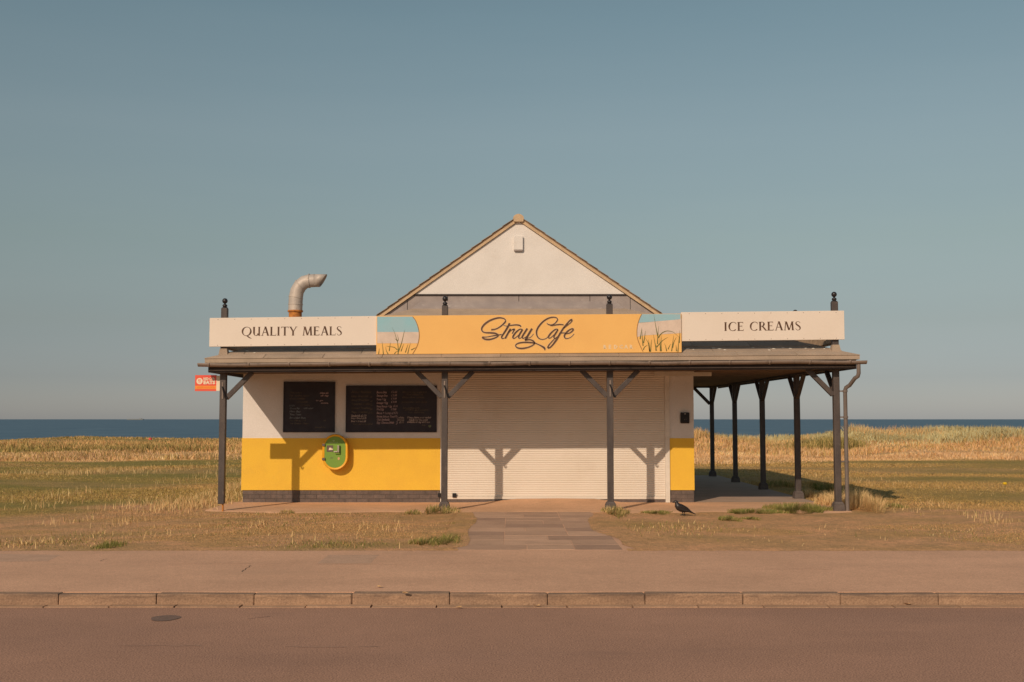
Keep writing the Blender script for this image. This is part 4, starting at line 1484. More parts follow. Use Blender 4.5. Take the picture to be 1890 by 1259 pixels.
# boards that run back along both sides on the same posts
for (nm, lab, x, y0, y1, zt_, zb_, sgn) in (
        ('side_sign', 'weathered timber back of the side board showing under the ICE CREAMS board', PX[3] + 0.02, YP + 0.15, 23.8, WZ(580, YP), WZ(633, YP) - 0.02, 1),
        ('side_sign', 'weathered timber back of the side board showing under the QUALITY MEALS board', PX[0] - 0.05, YP + 0.15, 23.2, WZ(592, YP), WZ(642, YP) - 0.01, -1)):
    s_ = thing(nm, lab, 'sign', (x, (y0 + y1) / 2, zb_))
    MB().box(x, x + 0.03, y0, y1, zb_, zt_).build('board', M['board_back'], s_)
    xi = x - 0.031 if sgn > 0 else x + 0.031
    MB().box(min(xi, xi + 0.03), max(xi, xi + 0.03) - 0.001, y0 + .1, y1 - .1, zb_ + 0.03, zb_ + 0.10).build('batten', M['board_back'], s_)
    MB().box(min(xi, xi + 0.03), max(xi, xi + 0.03) - 0.001, y0 + .1, y1 - .1, zt_ - 0.14, zt_ - 0.07).build('batten', M['board_back'], s_)

# ------------------------------------------------------------------ chalkboards
def chalkboard(label, x0p, x1p, y0p, y1p):
    xa, zt_ = W(x0p, y0p, YW)
    xb, zb_ = W(x1p, y1p, YW)
    t = thing('chalkboard', label, 'chalkboard', ((xa + xb) / 2, YW, zb_))
    MB().box(xa, xb, YW - 0.022, YW - 0.001, zb_, zt_).build('board', M['chalkboard'], t)
    f = 0.022
    mb = MB()
    mb.box(xa - f, xb + f, YW - 0.032, YW - 0.0015, zt_ + 0.0005, zt_ + f)
    mb.box(xa - f, xb + f, YW - 0.032, YW - 0.0015, zb_ - f, zb_ - 0.0005)
    mb.box(xa - f, xa - 0.0005, YW - 0.0318, YW - 0.0017, zb_, zt_)
    mb.box(xb + 0.0005, xb + f, YW - 0.0318, YW - 0.0017, zb_, zt_)
    mb.build('frame', M['chalkboard'], t)
    return t


def write(t, lines, m, name='chalk_writing'):
    mb = MB()
    for (body, px, py, hpx, wpx) in lines:
        x, z = W(px, py, YW)
        text_mesh(mb, body, x, z, hpx * 1.45 / 93.6, YW - 0.0235, width=wpx / 93.6, shear=0.2, bold=0.0028, jitter=0.002)
    mb.build(name, m, t)['kind'] = 'stuff'


t = chalkboard('square black chalkboard with mostly rubbed out chalk menu, beside the wide chalkboard', 526, 616, 707, 796)
def c1(X, Y_):
    return 515 + X / 11.44, 695 + Y_ / 11.44
def lns(f, k, rows):
    return [(b_, *f(x, y), h / k, w / k) for b_, x, y, h, w in rows]
write(t, lns(c1, 11.44, [('Sandwiches', 220, 630, 36, 120), ('Cheese Bap', 225, 690, 36, 220), ('with salad', 520, 685, 30, 210), ('Ham Bap', 225, 755, 36, 240), ('Tuna Toast', 225, 820, 36, 250), ('Breakfast Bun', 225, 890, 40, 340)]), M['chalk_blue'])
write(t, lns(c1, 11.44, [('Hot Drinks', 230, 360, 34, 260), ('Tea  Coffee  Latte', 215, 420, 34, 430), ('Cold Drinks', 220, 485, 34, 330), ('jacket potato', 370, 550, 30, 250), ('Hot Chocolate', 460, 620, 30, 200), ('Soup of the day & roll', 225, 945, 34, 350), ('ask', 940, 945, 34, 60), ('Ice Cream Cones', 230, 1005, 34, 420), ('please order here', 760, 1085, 30, 240)]), M['chalk_dim'])
write(t, lns(c1, 11.44, [('chips £2', 860, 365, 34, 190), ('all day', 880, 420, 30, 180), ('to go', 780, 520, 30, 160), ('extra', 880, 575, 30, 170)]), M['chalk_pink'])

t = chalkboard('wide black chalkboard with three columns of chalk menu prices and a small heart', 641, 804, 714, 796)
def c2(X, Y_):
    return 632 + X / 10.5, 705 + Y_ / 10.5
write(t, lns(c2, 10.5, [('Bacon Bun', 665, 220, 40, 200), ('£ 3.00', 945, 215, 40, 120), ('Sausage Bun', 665, 285, 40, 215), ('£ 3.00', 945, 280, 40, 115), ('Bacon + Egg', 665, 355, 40, 185), ('£ 4.00', 945, 340, 40, 110), ('Sausage + Egg', 665, 425, 40, 225), ('£ 4.00', 945, 405, 40, 110),
                        ('Bacon Sausage + Egg', 665, 492, 40, 300), ('£5.00', 985, 488, 40, 90), ('Fried Egg', 665, 550, 40, 145), ('£ 3.00', 940, 548, 40, 110), ('Bacon + Sausage £ 4.70', 665, 622, 42, 415), ('Bacon Salmon Toastie', 665, 688, 40, 390),
                        ('Club Sandwich', 665, 750, 40, 250), ('Egg Cheese Melt', 665, 808, 40, 340)]), M['chalk_pink'])
write(t, lns(c2, 10.5, [('Sandwich £3.50', 170, 675, 40, 300), ('Soup + Bread £3.75', 170, 720, 34, 300), ('Beef + Bread £4', 170, 778, 34, 290), ('white', 1085, 708, 36, 115), ('brown', 1085, 752, 36, 115), ('£5.50', 1100, 800, 40, 95),
                        ('Please have your order', 1255, 706, 36, 470), ('ready for the next', 1290, 752, 34, 370), ('available all day until late', 1255, 792, 32, 450)]), M['chalk'])
write(t, lns(c2, 10.5, [('All Day Breakfast', 175, 215, 42, 390), ('Large Breakfast', 175, 295, 40, 330), ('Small Breakfast', 175, 370, 40, 350), ('Vegetarian Breakfast', 175, 445, 40, 400), ('Summer Breakfast', 175, 525, 40, 380), ('Vegan Breakfast', 175, 600, 40, 320), ('£7', 540, 310, 30, 50), ('£5', 540, 390, 30, 50), ('£6', 540, 470, 30, 50), ('£6', 540, 545, 30, 50),
                        ('£5.50', 500, 620, 34, 100), ('toast and tea included', 210, 830, 30, 380), ('Allergies please ask first', 1160, 215, 36, 480), ('before ordering food', 1235, 260, 34, 330), ('Gluten free options', 1150, 315, 34, 440), ('Jacket potato with choice', 1150, 405, 34, 500),
                        ('Sauce bottles on the', 1170, 520, 34, 340), ('side please', 1210, 556, 30, 470), ('dogs welcome', 1260, 605, 30, 330), ('thanks', 1540, 850, 26, 70)]), M['chalk_dim'])
mb = MB()
P = catmull([(*W(*c2(a, b_), YW), 0.012) for a, b_ in ((1040, 650), (1065, 665), (1060, 700), (1080, 735), (1060, 765), (1065, 800), (1040, 825))], 4)
ribbon(mb, P, YW - 0.0236)
mb.build('chalk_bracket', M['chalk_pink'], t)
mb = MB()
hx, hz = W(*c2(1695, 860), YW)
hp = [(0.030 * 16 / 16 * math.sin(a) ** 3, 0.030 * (13 * math.cos(a) - 5 * math.cos(2 * a) - 2 * math.cos(3 * a) - math.cos(4 * a)) / 16) for a in np.linspace(0, 2 * math.pi, 22)[:-1]]
mb.add([(hx + p[0], YW - 0.0236, hz + p[1]) for p in hp], [tuple(range(len(hp)))])
mb.build('chalk_heart', M['chalk_green'], t)

# ------------------------------------------------------------------ defibrillator cabinet
YC = YW - 0.20
cxp, czp = W(618.3, 834.5, YC)
def stadium(cx, cz, w, h, n=14):
    r_ = w / 2
    pts = []
    for i in range(n + 1):
        a = math.pi * i / n
        pts.append((cx + r_ * math.cos(a), cz + h / 2 - r_ + r_ * math.sin(a)))
    for i in range(n + 1):
        a = math.pi + math.pi * i / n
        pts.append((cx + r_ * math.cos(a), cz - h / 2 + r_ + r_ * math.sin(a)))
    return pts
cw, ch_ = 0.500, 0.700
AE = thing('defibrillator_cabinet', 'rounded yellow defibrillator cabinet with green door on the yellow wall under the chalkboards', 'defibrillator', (cxp, YW, czp - ch_ / 2))
mb = MB()
mb.prism(stadium(cxp + .01, czp, cw - .03, ch_ - .03), YC + 0.035, YW - 0.007)
shell = mb.build('shell', M['aed_yellow'], AE, bevel=0.02, seg=3)
mb = MB()
o_, i_ = stadium(cxp, czp, cw, ch_), stadium(cxp, czp, cw - .085, ch_ - .085)
n = len(o_)
vs = [(p[0], YC + .034, p[1]) for p in o_] + [(p[0], YC + .012, p[1]) for p in o_] + [(p[0] * .97 + cxp * .03, YC - .002, p[1] * .97 + czp * .03) for p in o_] + [(p[0], YC + .004, p[1]) for p in i_] + [(p[0], YC + .034, p[1]) for p in i_]
fs = []
for k in range(4):
    fs += [(k * n + i, k * n + (i + 1) % n, (k + 1) * n + (i + 1) % n, (k + 1) * n + i) for i in range(n)]
mb.add(vs, fs)
mb.build('rim', M['aed_yellow'], AE, smooth=True)
mb = MB()
mb.prism(stadium(cxp, czp, cw - .088, ch_ - .088), YC + 0.008, YC + 0.034)
door = mb.build('door', M['aed_green'], AE)
def ae(X, Y_):
    return W(585 + X / 13.99, 795 + Y_ / 13.99, YC)
def aebox(name, m, X0, X1, Y0, Y1, y0, y1, par, bev=0.0):
    a, b_ = ae(X0, Y1), ae(X1, Y0)
    return MB().box(a[0], b_[0], y0, y1, a[1], b_[1]).build(name, m, par, bevel=bev)
aebox('hinge', M['dark_steel'], 140, 215, 335, 400, YC - 0.022, YC + 0.007, AE, 0.006)
aebox('hinge', M['dark_steel'], 135, 215, 700, 765, YC - 0.022, YC + 0.007, AE, 0.006)
aebox('viewing_window', M['dark_steel'], 250, 415, 380, 545, YC + 0.002, YC + 0.0075, door)
mb = MB(); mb.add([(ae(x, y)[0], YC + 0.001, ae(x, y)[1]) for x, y in ((300, 500), (320, 440), (370, 440), (380, 470), (415, 465), (415, 490), (340, 500))], [tuple(range(7))])
mb.build('window_picture', M['sign_cream'], door)
aebox('lock_case', M['aed_green'], 470, 600, 375, 600, YC - 0.03, YC + 0.0075, door, 0.008)
aebox('lock_handle', M['steel'], 535, 585, 380, 560, YC - 0.055, YC - 0.031, door, 0.006)
aebox('lock_handle', M['steel'], 440, 534, 525, 560, YC - 0.052, YC - 0.031, door, 0.006)
aebox('label_mark', M['dark_steel'], 345, 410, 695, 712, YC + 0.004, YC + 0.0075, door)
mb = MB(); a = ae(560, 720)
mb.add([(a[0] + .022 * math.cos(R(30 * k)), YC + .005, a[1] + .03 * math.sin(R(30 * k))) for k in range(12)], [tuple(range(12))])
mb.build('round_sticker', M['leaf_litter'], door)
mb = MB(); a = ae(300, 325); text_mesh(mb, 'DEFIBRILLATOR', a[0], a[1], 0.035, YC + 0.0065, width=0.185, bold=0.001)
a = ae(430, 262)
mb.add([(a[0] + p[0] * .7, YC + 0.0066, a[1] + p[1] * .7) for p in hp], [tuple(range(len(hp)))])
mb.build('door_lettering', M['aed_print'], door)

# ------------------------------------------------------------------ key box on the pier
ka, kb = W(1255.5, 781.5, YW), W(1271.8, 761.2, YW)
K = thing('key_safe', 'small black key box with push buttons on the white pier right of the shutter', 'key safe', ((ka[0] + kb[0]) / 2, YW, ka[1]))
MB().box(ka[0], kb[0], YW - 0.055, YW - 0.001, ka[1], kb[1]).build('case', M['keybox'], K, bevel=0.018, seg=3)
MB().box(ka[0] + .025, kb[0] - .025, YW - 0.064, YW - 0.056, ka[1] + .035, kb[1] - .06).build('cover', M['black'], K, bevel=0.004)
kx = (ka[0] + kb[0]) / 2
mb = MB(); mb.tube([(kx, YW - .056, kb[1] - .03), (kx, YW - .066, kb[1] - .03)], 0.011, 10); mb.build('lock_knob', M['steel'], K)
for dx, dz in ((-.012, .075), (.02, .082)):
    mb = MB(); mb.tube([(kx + dx, YW - .065, ka[1] + dz), (kx + dx, YW - .070, ka[1] + dz)], 0.008, 8); mb.build('button', M['dark_steel'], K)

# ------------------------------------------------------------------ red projecting sign on the left post
YR = YP - 0.01
sa, sb_ = W(360, 722, YR), W(400, 692.5, YR)
E = thing('hanging_sign', 'small red and orange EATS sign hung on the leftmost veranda post', 'sign', ((sa[0] + sb_[0]) / 2, YR, sa[1]))
MB().box(sa[0], sb_[0], YR - 0.012, YR + 0.012, sa[1], sb_[1]).build('panel', M['red_sign'], E)
def ep(X, Y_):
    return W(350 + X / 20.986, 680 + Y_ / 20.986, YR)
a, b_ = ep(212, 800), ep(1045, 672)
MB().box(sa[0] + .001, sb_[0] - .001, YR - 0.0135, YR - 0.0122, a[1], b_[1]).build('orange_strip', M['orange_sign'], E)
MB().box(sb_[0] + .001, PX[0] - PW / 2 - .001, YR - 0.02, YR + 0.02, sa[1] + .005, sb_[1] - .012).build('mounting_rail', M['sign_cream'], E)
mb = MB(); c_ = ep(392, 495)
ro, ri = 0.057, 0.040
mb.add([(c_[0] + ro * math.cos(R(15 * k)), YR - .0135, c_[1] + ro * math.sin(R(15 * k))) for k in range(24)], [tuple(range(24))])
mb.build('emblem_disc', M['sign_cream'], E)
mb = MB()
for dx in (-.009, .011):
    ribbon(mb, [(c_[0] + dx, c_[1] - .036, .007), (c_[0] + dx * 1.05, c_[1], .008), (c_[0] + dx, c_[1] + .034, .014 if dx > 0 else .01)], YR - .0142)
ribbon(mb, [(c_[0] - .02, c_[1] + .036, .005), (c_[0] - .017, c_[1] + .006, .006), (c_[0] - .009, c_[1] - .004, .006)], YR - .0144)
mb.build('emblem_cutlery', M['red_sign'], E)
mb = MB()
a = ep(540, 450); text_mesh(mb, 'REDCAR', a[0], a[1], 0.062, YR - .0136, width=0.212, bold=0.003)
a = ep(540, 605); text_mesh(mb, 'EATS', a[0], a[1], 0.083, YR - .0136, width=0.215, bold=0.005)
mb.build('lettering', M['sign_cream'], E)
mb = MB(); a = ep(300, 758); text_mesh(mb, 'FOOD AND DRINK BY THE SEA', a[0], a[1], 0.026, YR - .0143, width=0.31)
mb.build('strip_lettering', mat('dark orange print', (0.80, 0.20, 0.02), 0.5, fine=0.02), E)

# ------------------------------------------------------------------ crow
cx_, cy_ = gpt(1262, 951, G)
cy_ = min(cy_, 19.8)
cx_ = WX(1262, cy_, G)
C = thing('crow', 'black crow standing on the bare ground in front of the right pier, facing left', 'bird', (cx_, cy_, G))
def loft(mb, rings, n=14):
    """rings of (centre, radius across, radius up, tangent)"""
    base = len(mb.v)
    vs, fs = [], []
    for i, (c_, rw, rh) in enumerate(rings):
        p, q = Vector(rings[max(i - 1, 0)][0]), Vector(rings[min(i + 1, len(rings) - 1)][0])
        t_ = (q - p).normalized()
        u = Vector((0, 1, 0))
        w_ = t_.cross(u).normalized()
        for k in range(n):
            a = 2 * math.pi * k / n
            vs.append(Vector(c_) + u * rw * math.cos(a) + w_ * rh * math.sin(a))
    for i in range(len(rings) - 1):
        for k in range(n):
            fs.append((i * n + k, i * n + (k + 1) % n, (i + 1) * n + (k + 1) % n, (i + 1) * n + k))
    fs.append(tuple(range(n)))
    fs.append(tuple(range((len(rings) - 1) * n, len(rings) * n)))
    mb.add(vs, fs)
def cp(dx, dz, dy=0.0):
    return (cx_ + dx, cy_ + dy, G + dz)
mb = MB()
loft(mb, [(cp(-.196, .213), .002, .002), (cp(-.185, .218), .006, .007), (cp(-.168, .225), .010, .013), (cp(-.155, .230), .021, .022), (cp(-.140, .232), .027, .028), (cp(-.126, .222), .029, .031), (cp(-.118, .200), .030, .034), (cp(-.108, .172), .044, .052),
          (cp(-.080, .142), .058, .066), (cp(-.040, .120), .063, .068), (cp(.005, .105), .060, .060), (cp(.050, .092), .048, .046), (cp(.090, .074), .034, .028), (cp(.130, .052), .028, .015), (cp(.175, .030), .026, .009), (cp(.205, .016), .020, .005)])
for s_ in (-1, 1):
    dx = -.028 if s_ < 0 else .012
    mb.tube([cp(dx - .012, .085, s_ * .026), cp(dx + .004, .050, s_ * .026), cp(dx + .012, .035, s_ * .026)], [.018, .010, .006], 8)
    mb.tube([cp(dx + .012, .037, s_ * .026), cp(dx, .004, s_ * .028)], .0048, 7)
    for ang in (-28, 0, 28, 180):
        mb.tube([cp(dx, .006, s_ * .028), cp(dx - .022 * math.cos(R(ang)), .004, s_ * .028 + .022 * math.sin(R(ang))), cp(dx - .040 * math.cos(R(ang)), .002, s_ * .028 + .040 * math.sin(R(ang)))], [.0042, .0038, .002], 6)
mb.build('body', M['crow'], C, smooth=True)
for s_ in (-1, 1):
    mb = MB()
    vs = []
    out = [(-.105, .165), (-.07, .172), (-.02, .158), (.04, .128), (.10, .090), (.155, .050), (.165, .040), (.12, .052), (.06, .068), (.0, .082), (-.06, .105), (-.10, .135)]
    n = len(out)
    for (dx, dz) in out:
        b_ = .062 if dx < .05 else .062 - (dx - .05) * .38
        vs.append(cp(dx, dz, s_ * (b_ - .012)))
    for (dx, dz) in out:
        b_ = .066 if dx < .05 else .066 - (dx - .05) * .38
        vs.append(cp(dx * .96 - .0, dz * .97 + .004, s_ * (b_ + .004)))
    fs = [tuple(range(n, 2 * n))] + [(i, (i + 1) % n, n + (i + 1) % n, n + i) for i in range(n)]
    mb.add(vs, fs)
    mb.build('wing', M['crow'], C)
mb = MB()
for s_ in (-1, 1):
    c_ = Vector(cp(-.152, .236, s_ * .0215))
    mb.lathe((c_.x, c_.y, c_.z), [(.001, -.004), (.0035, -.002), (.004, 0), (.0035, .002), (.001, .004)], 8)
mb.build('eye', M['steel'], C, smooth=True)

# ------------------------------------------------------------------ small far things
bx, bz = W(278, 812, 74)
t = thing('lifebuoy_post', 'small red lifebuoy housing on the far grass edge in front of the sea', 'lifebuoy', (bx, 74, bz - 0.6))
MB().box(bx - .03, bx + .03, 74, 74.06, bz - 0.75, bz - 0.02).build('stake', M['board_back'], t)
MB().lathe((bx, 74 - .05, bz - .12), [(.06, -.08), (.10, -.06), (.115, 0), (.115, .18), (.09, .24), (.03, .26)], 12).build('housing', M['red_plastic'], t, smooth=True)
fxx, fyy = gpt(1855, 903, G)
t = thing('dandelion', 'single yellow flower in the lawn by the right edge of the picture', 'flower', (fxx, fyy, G))
MB().tube([(fxx, fyy, G - .02), (fxx + .01, fyy, G + .06), (fxx, fyy, G + .13)], .006, 6).build('stem', M['sign_grass'], t)
MB().lathe((fxx, fyy, G + .12), [(.01, -.02), (.045, -.005), (.055, .02), (.03, .04), (.005, .045)], 12).build('flower_head', M['flower'], t)
shx = WX(250, 9000, 0)
t = thing('cargo_ship', 'faint long cargo ship on the horizon at the left', 'ship', (shx, 9000, -4.2))
MB().prism([(shx - 62, -5), (shx + 58, -5), (shx + 66, 2.5), (shx - 68, 2.0)], 8990, 9012).build('hull', M['ship'], t)
MB().box(shx + 30, shx + 50, 8993, 9009, 2.4, 7.5).build('bridge', M['ship_up'], t)
MB().box(shx - 50, shx + 20, 8994, 9008, 2.3, 3.6).build('deck_cargo', M['ship_up'], t)

# dry leaves and scraps by the kerb
sc_ = [(1303, 1112, G * 0, 'scrap of dry leaf in the gutter, farthest right'), (848, 1119, 0, 'scrap of dry leaf in the gutter below the middle kerb stones'), (992, 1116, 0, 'scrap of dry leaf beside the cracked kerb joint'),
       (748, 1093, G, 'pale scrap on the footway edge above the kerb'), (700, 1081, G, 'pale scrap lying on the footway left of the path')]
for (px, py, z, lab) in [(1672, 1113, 0, 'dry leaf in the gutter near the right end of the kerb')] + sc_[1:]:
    x, y = gpt(px, py, z + 0.02)
    mb = MB()
    k = 7
    ring = [(x + .032 * math.cos(2 * math.pi * i / k) * random.uniform(.7, 1.3), y - .02 + .02 * math.sin(2 * math.pi * i / k), z + .016 + random.uniform(0, .012)) for i in range(k)]
    mb.add(ring + [(x, y - .02, z + .012)], [(i, (i + 1) % k, k) for i in range(k)])
    tag(mb.build('dry_leaf', M['leaf_litter']), lab, 'leaf', 'dry scraps along the kerb')

# ------------------------------------------------------------------ grass
def blades(name, x, y, z, h, w, col, lean=0.35, seed=0, segs=2):
    """bent tapering blades as one mesh"""
    r = np.random.default_rng(seed)
    n = len(x)
    ang = r.uniform(0, 2 * np.pi, n)
    la = r.uniform(0, 2 * np.pi, n)
    ln = np.abs(r.normal(0, lean, n)) * h
    wx, wy = np.cos(ang) * w / 2, np.sin(ang) * w / 2
    lx, ly = np.cos(la) * ln, np.sin(la) * ln
    base = np.stack([x, y, z - 0.01], -1)
    mid = base + np.stack([lx * .3, ly * .3, h * .55], -1)
    tip = base + np.stack([lx, ly, h * (1 - 0.25 * np.minimum(np.abs(ln / (h + 1e-6)), 1))], -1)
    W_ = np.stack([wx, wy, 0 * wx], -1)
    co = np.stack([base - W_, base + W_, mid + W_ * .8, mid - W_ * .8, tip], 1)
    co = co.reshape(-1, 3)
    i0 = np.arange(n)[:, None] * 5
    tris = np.concatenate([i0 + np.array([[0, 1, 2]]), i0 + np.array([[0, 2, 3]]), i0 + np.array([[3, 2, 4]])], 1).reshape(-1, 3)
    me = bpy.data.meshes.new(name)
    fill_mesh(me, co, tris)
    set_col(me, np.repeat(np.clip(col, 0.01, 0.9), 5, axis=0))
    me.materials.append(M['blade'])
    return new_obj(name, me)


def scatter(n, x0, x1, y0, y1, seed):
    r = np.random.default_rng(seed)
    return r.uniform(x0, x1, n), r.uniform(y0, y1, n)


def keep_out(x, y):
    """True where grass may grow"""
    ok = ~((x > -5.35) & (x < 6.1) & (y > 20.15) & (y < 33.3))
    ok &= ~((x > -0.70 + 0.07 * wob(0 * x, y, 2.5, 92)) & (x < 1.40 + 0.07 * wob(0 * x, y, 2.5, 93)) & (y < 20.3))
    ok &= y > 14.40 + 0.05 * wob(x, 0 * y, 3.0, 91)
    return ok


GREEN = np.array([0.225, 0.225, 0.062]); OLIVE = np.array([0.41, 0.295, 0.115]); STRAW = np.array([0.80, 0.56, 0.28]); BROWN = np.array([0.58, 0.335, 0.165])


def pick(n, w, seed):
    r = np.random.default_rng(seed)
    k = r.choice(4, n, p=np.array(w) / sum(w))
    c = np.stack([GREEN, OLIVE, STRAW, BROWN])[k]
    return c * r.uniform(0.75, 1.25, (n, 1))


# short turf, denser near the camera
def turf(n, y0, y1, seed, hmin, hmax, wid, fan):
    r = np.random.default_rng(seed)
    y = y0 + (y1 - y0) * r.random(n) ** 0.9 - 0.1 * (y0 < 15)
    x = (r.random(n) * 2 - 1) * (0.47 * y + fan)
    ok = keep_out(x, y)
    rt = side(x)
    n1 = wob(x, y * 2.2, 0.55, 21); n2 = wob(x, y * 1.6, 1.7, 22)
    vg = 1 - sm(18.5, 21, y)
    dens = 0.34 - 0.06 * vg + 0.32 * n2 * (0.6 + vg) + 0.25 * n1 + 0.55 * sm(18, 22, y) + 0.25 * (1 - sm(-9.5, -7, x)) + 0.20 * np.exp(-((y - 14.7) / 0.5) ** 2)
    ok &= r.random(n) < np.clip(dens, 0.05, 1)
    x, y, n1, rt = x[ok], y[ok], n1[ok], rt[ok]
    m_ = len(x)
    base = zones(x, y)
    c = base * 1.27 * r.uniform(0.86, 1.16, (m_, 1)) * np.array([0.97, 1.02, 1.0])
    alt = np.where((y < 20)[:, None], pick(m_, [1.4, 2.8, 0.8, 3.5], seed + 5), pick(m_, [2.0, 3, 1.6, 2], seed + 6))
    f = (r.random(m_) < 0.13)[:, None]
    c = np.where(f, alt, c)
    h = r.uniform(hmin, hmax, m_) * (0.7 + 0.5 * np.clip(n1, -0.6, 1)) * (1 - 0.35 * (1 - sm(18.5, 21, y)))
    return x, y, height(x, y), h, np.full(m_, wid), c


parts = [turf(190000, 14.44, 22, 31, 0.018, 0.048, 0.008, 1.0), turf(140000, 22, 34, 32, 0.025, 0.06, 0.014, 1.5), turf(100000, 34, 50, 33, 0.03, 0.07, 0.022, 2)]
cat_ = [np.concatenate([p[i] for p in parts]) for i in range(6)]
o = blades('grass', *cat_, lean=0.9, seed=1)
o['kind'] = 'stuff'

# pale seed stalks in drifts on the lawn
r = np.random.default_rng(51)
X, Y_, H_, C_ = [], [], [], []
def drift(n, cx, cy, sx, sy, h0, h1, w, seed):
    rr = np.random.default_rng(seed)
    x, y = rr.normal(cx, sx, n), rr.normal(cy, sy, n)
    ok = keep_out(x, y)
    x, y = x[ok], y[ok]
    X.append(x); Y_.append(y); H_.append(rr.uniform(h0, h1, len(x))); C_.append(pick(len(x), w, seed + 1))
def gdrift(px, py, spx, spy, n, h0, h1, w, seed):
    cx, cy = gpt(px, py, G)
    sx = spx / FPX * cy
    sy = spy * cy * cy / (1.64 * FPX)
    k_ = 0.36 if w is stalk else 0.8
    drift(int(n * k_), cx, cy, sx, sy, h0 * 0.75, h1 * 0.75, w, seed)
stalk = [0.3, 1.0, 5, 1.0]
gdrift(385, 925, 38, 7, 1500, .08, .24, [0.8, 2, 5, .6], 101)
gdrift(330, 935, 40, 6, 1100, .08, .24, stalk, 102)
gdrift(428, 905, 12, 9, 700, .12, .32, [1, 2, 5, .5], 103)
gdrift(130, 872, 70, 3, 2200, .10, .28, stalk, 104)
gdrift(225, 870, 22, 5, 600, .10, .30, stalk, 105)
gdrift(125, 915, 16, 8, 260, .10, .30, stalk, 106)
gdrift(85, 935, 22, 6, 220, .10, .25, stalk, 107)
gdrift(320, 870, 22, 8, 400, .10, .26, stalk, 108)
gdrift(380, 880, 25, 10, 500, .10, .26, stalk, 109)
gdrift(250, 930, 30, 8, 350, .08, .26, stalk, 110)
gdrift(120, 965, 20, 4, 170, .08, .22, stalk, 111)
gdrift(235, 965, 16, 4, 150, .08, .22, stalk, 112)
gdrift(170, 985, 20, 4, 120, .06, .16, stalk, 113)
gdrift(300, 985, 60, 8, 200, .05, .15, stalk, 114)
gdrift(480, 970, 10, 3, 70, .06, .2, stalk, 115)
gdrift(665, 975, 10, 4, 60, .06, .2, stalk, 116)
gdrift(715, 975, 14, 4, 60, .06, .2, stalk, 117)
gdrift(1600, 890, 30, 6, 500, .08, .2, stalk, 118)
gdrift(1740, 935, 14, 4, 180, .08, .22, stalk, 119)
gdrift(1830, 960, 24, 6, 260, .08, .24, stalk, 120)
gdrift(1660, 940, 20, 6, 200, .06, .18, stalk, 121)
gdrift(1505, 878, 30, 4, 350, .08, .2, stalk, 122)
gdrift(1250, 972, 40, 5, 130, .04, .14, stalk, 123)
gdrift(1780, 900, 50, 6, 260, .06, .16, stalk, 124)
gdrift(60, 1000, 30, 6, 200, .06, .2, stalk, 125)
gdrift(560, 985, 120, 14, 260, .04, .16, stalk, 126)
gdrift(1500, 985, 200, 14, 260, .03, .12, stalk, 127)
# greener tufts in the verge
gr_ = [6, 2, .6, .4]
gdrift(110, 1000, 60, 9, 900, .03, .08, [3, 3, 1.2, 1], 130)
gdrift(600, 1003, 60, 6, 900, .03, .08, [4, 3, 1, 1], 133)
gdrift(480, 968, 60, 8, 700, .03, .08, [3, 3, 1, 1], 134)
gdrift(1130, 950, 12, 4, 260, .03, .09, gr_, 135)
gdrift(1240, 975, 70, 7, 800, .03, .08, [3, 3, 1, 1], 136)
gdrift(620, 950, 60, 3, 320, .03, .09, [4, 2, 1, 1], 137)
gdrift(470, 947, 20, 3, 140, .03, .09, [4, 2, 1, 1], 138)
gdrift(890, 948, 20, 1.2, 160, .03, .07, [4, 2, 1, 1], 139)
gdrift(1790, 985, 60, 10, 600, .03, .08, [2, 3, 1, 2], 140)
x, y = np.concatenate(X), np.concatenate(Y_)
ok = y > 14.36
o = blades('dry_stalks', x[ok], y[ok], height(x, y)[ok], np.concatenate(H_)[ok], np.full(ok.sum(), 0.010), np.concatenate(C_)[ok], lean=0.45, seed=2)
o['kind'] = 'stuff'

# tall dry grass along the dunes
def tall(n, x0, x1, y0, y1, seed, h0, h1, w, colw, tint=1.0):
    rr = np.random.default_rng(seed)
    x, y = rr.uniform(x0, x1, n), rr.uniform(y0, y1, n)
    e = wob(x, y, 0.5, seed)
    ok = (y > y0 + 1.8 + 2.6 * wob(x, 0 * y, 0.3, seed + 1) + rr.exponential(0.8, n)) & (rr.random(n) < 0.75 + 0.4 * e)
    x, y, e = x[ok], y[ok], e[ok]
    c = np.stack(colw)[rr.choice(len(colw), len(x))] * rr.uniform(0.86, 1.14, (len(x), 1)) * (1 + 0.16 * wob(x, y * 2, 0.8, seed + 2))[:, None]
    h = rr.uniform(h0, h1, len(x)) * np.clip(1 + 0.45 * e + 0.3 * wob(x, y * 0, 1.3, seed + 7), 0.35, 2)
    return x, y, height(x, y), h, np.full(len(x), w), c
ORANGE = np.array([0.78, 0.475, 0.215]); PINK = np.array([0.80, 0.53, 0.30]); SAGE = np.array([0.62, 0.55, 0.31]); KHAKI = np.array([0.56, 0.40, 0.16]); DKGR = np.array([0.34, 0.275, 0.095])
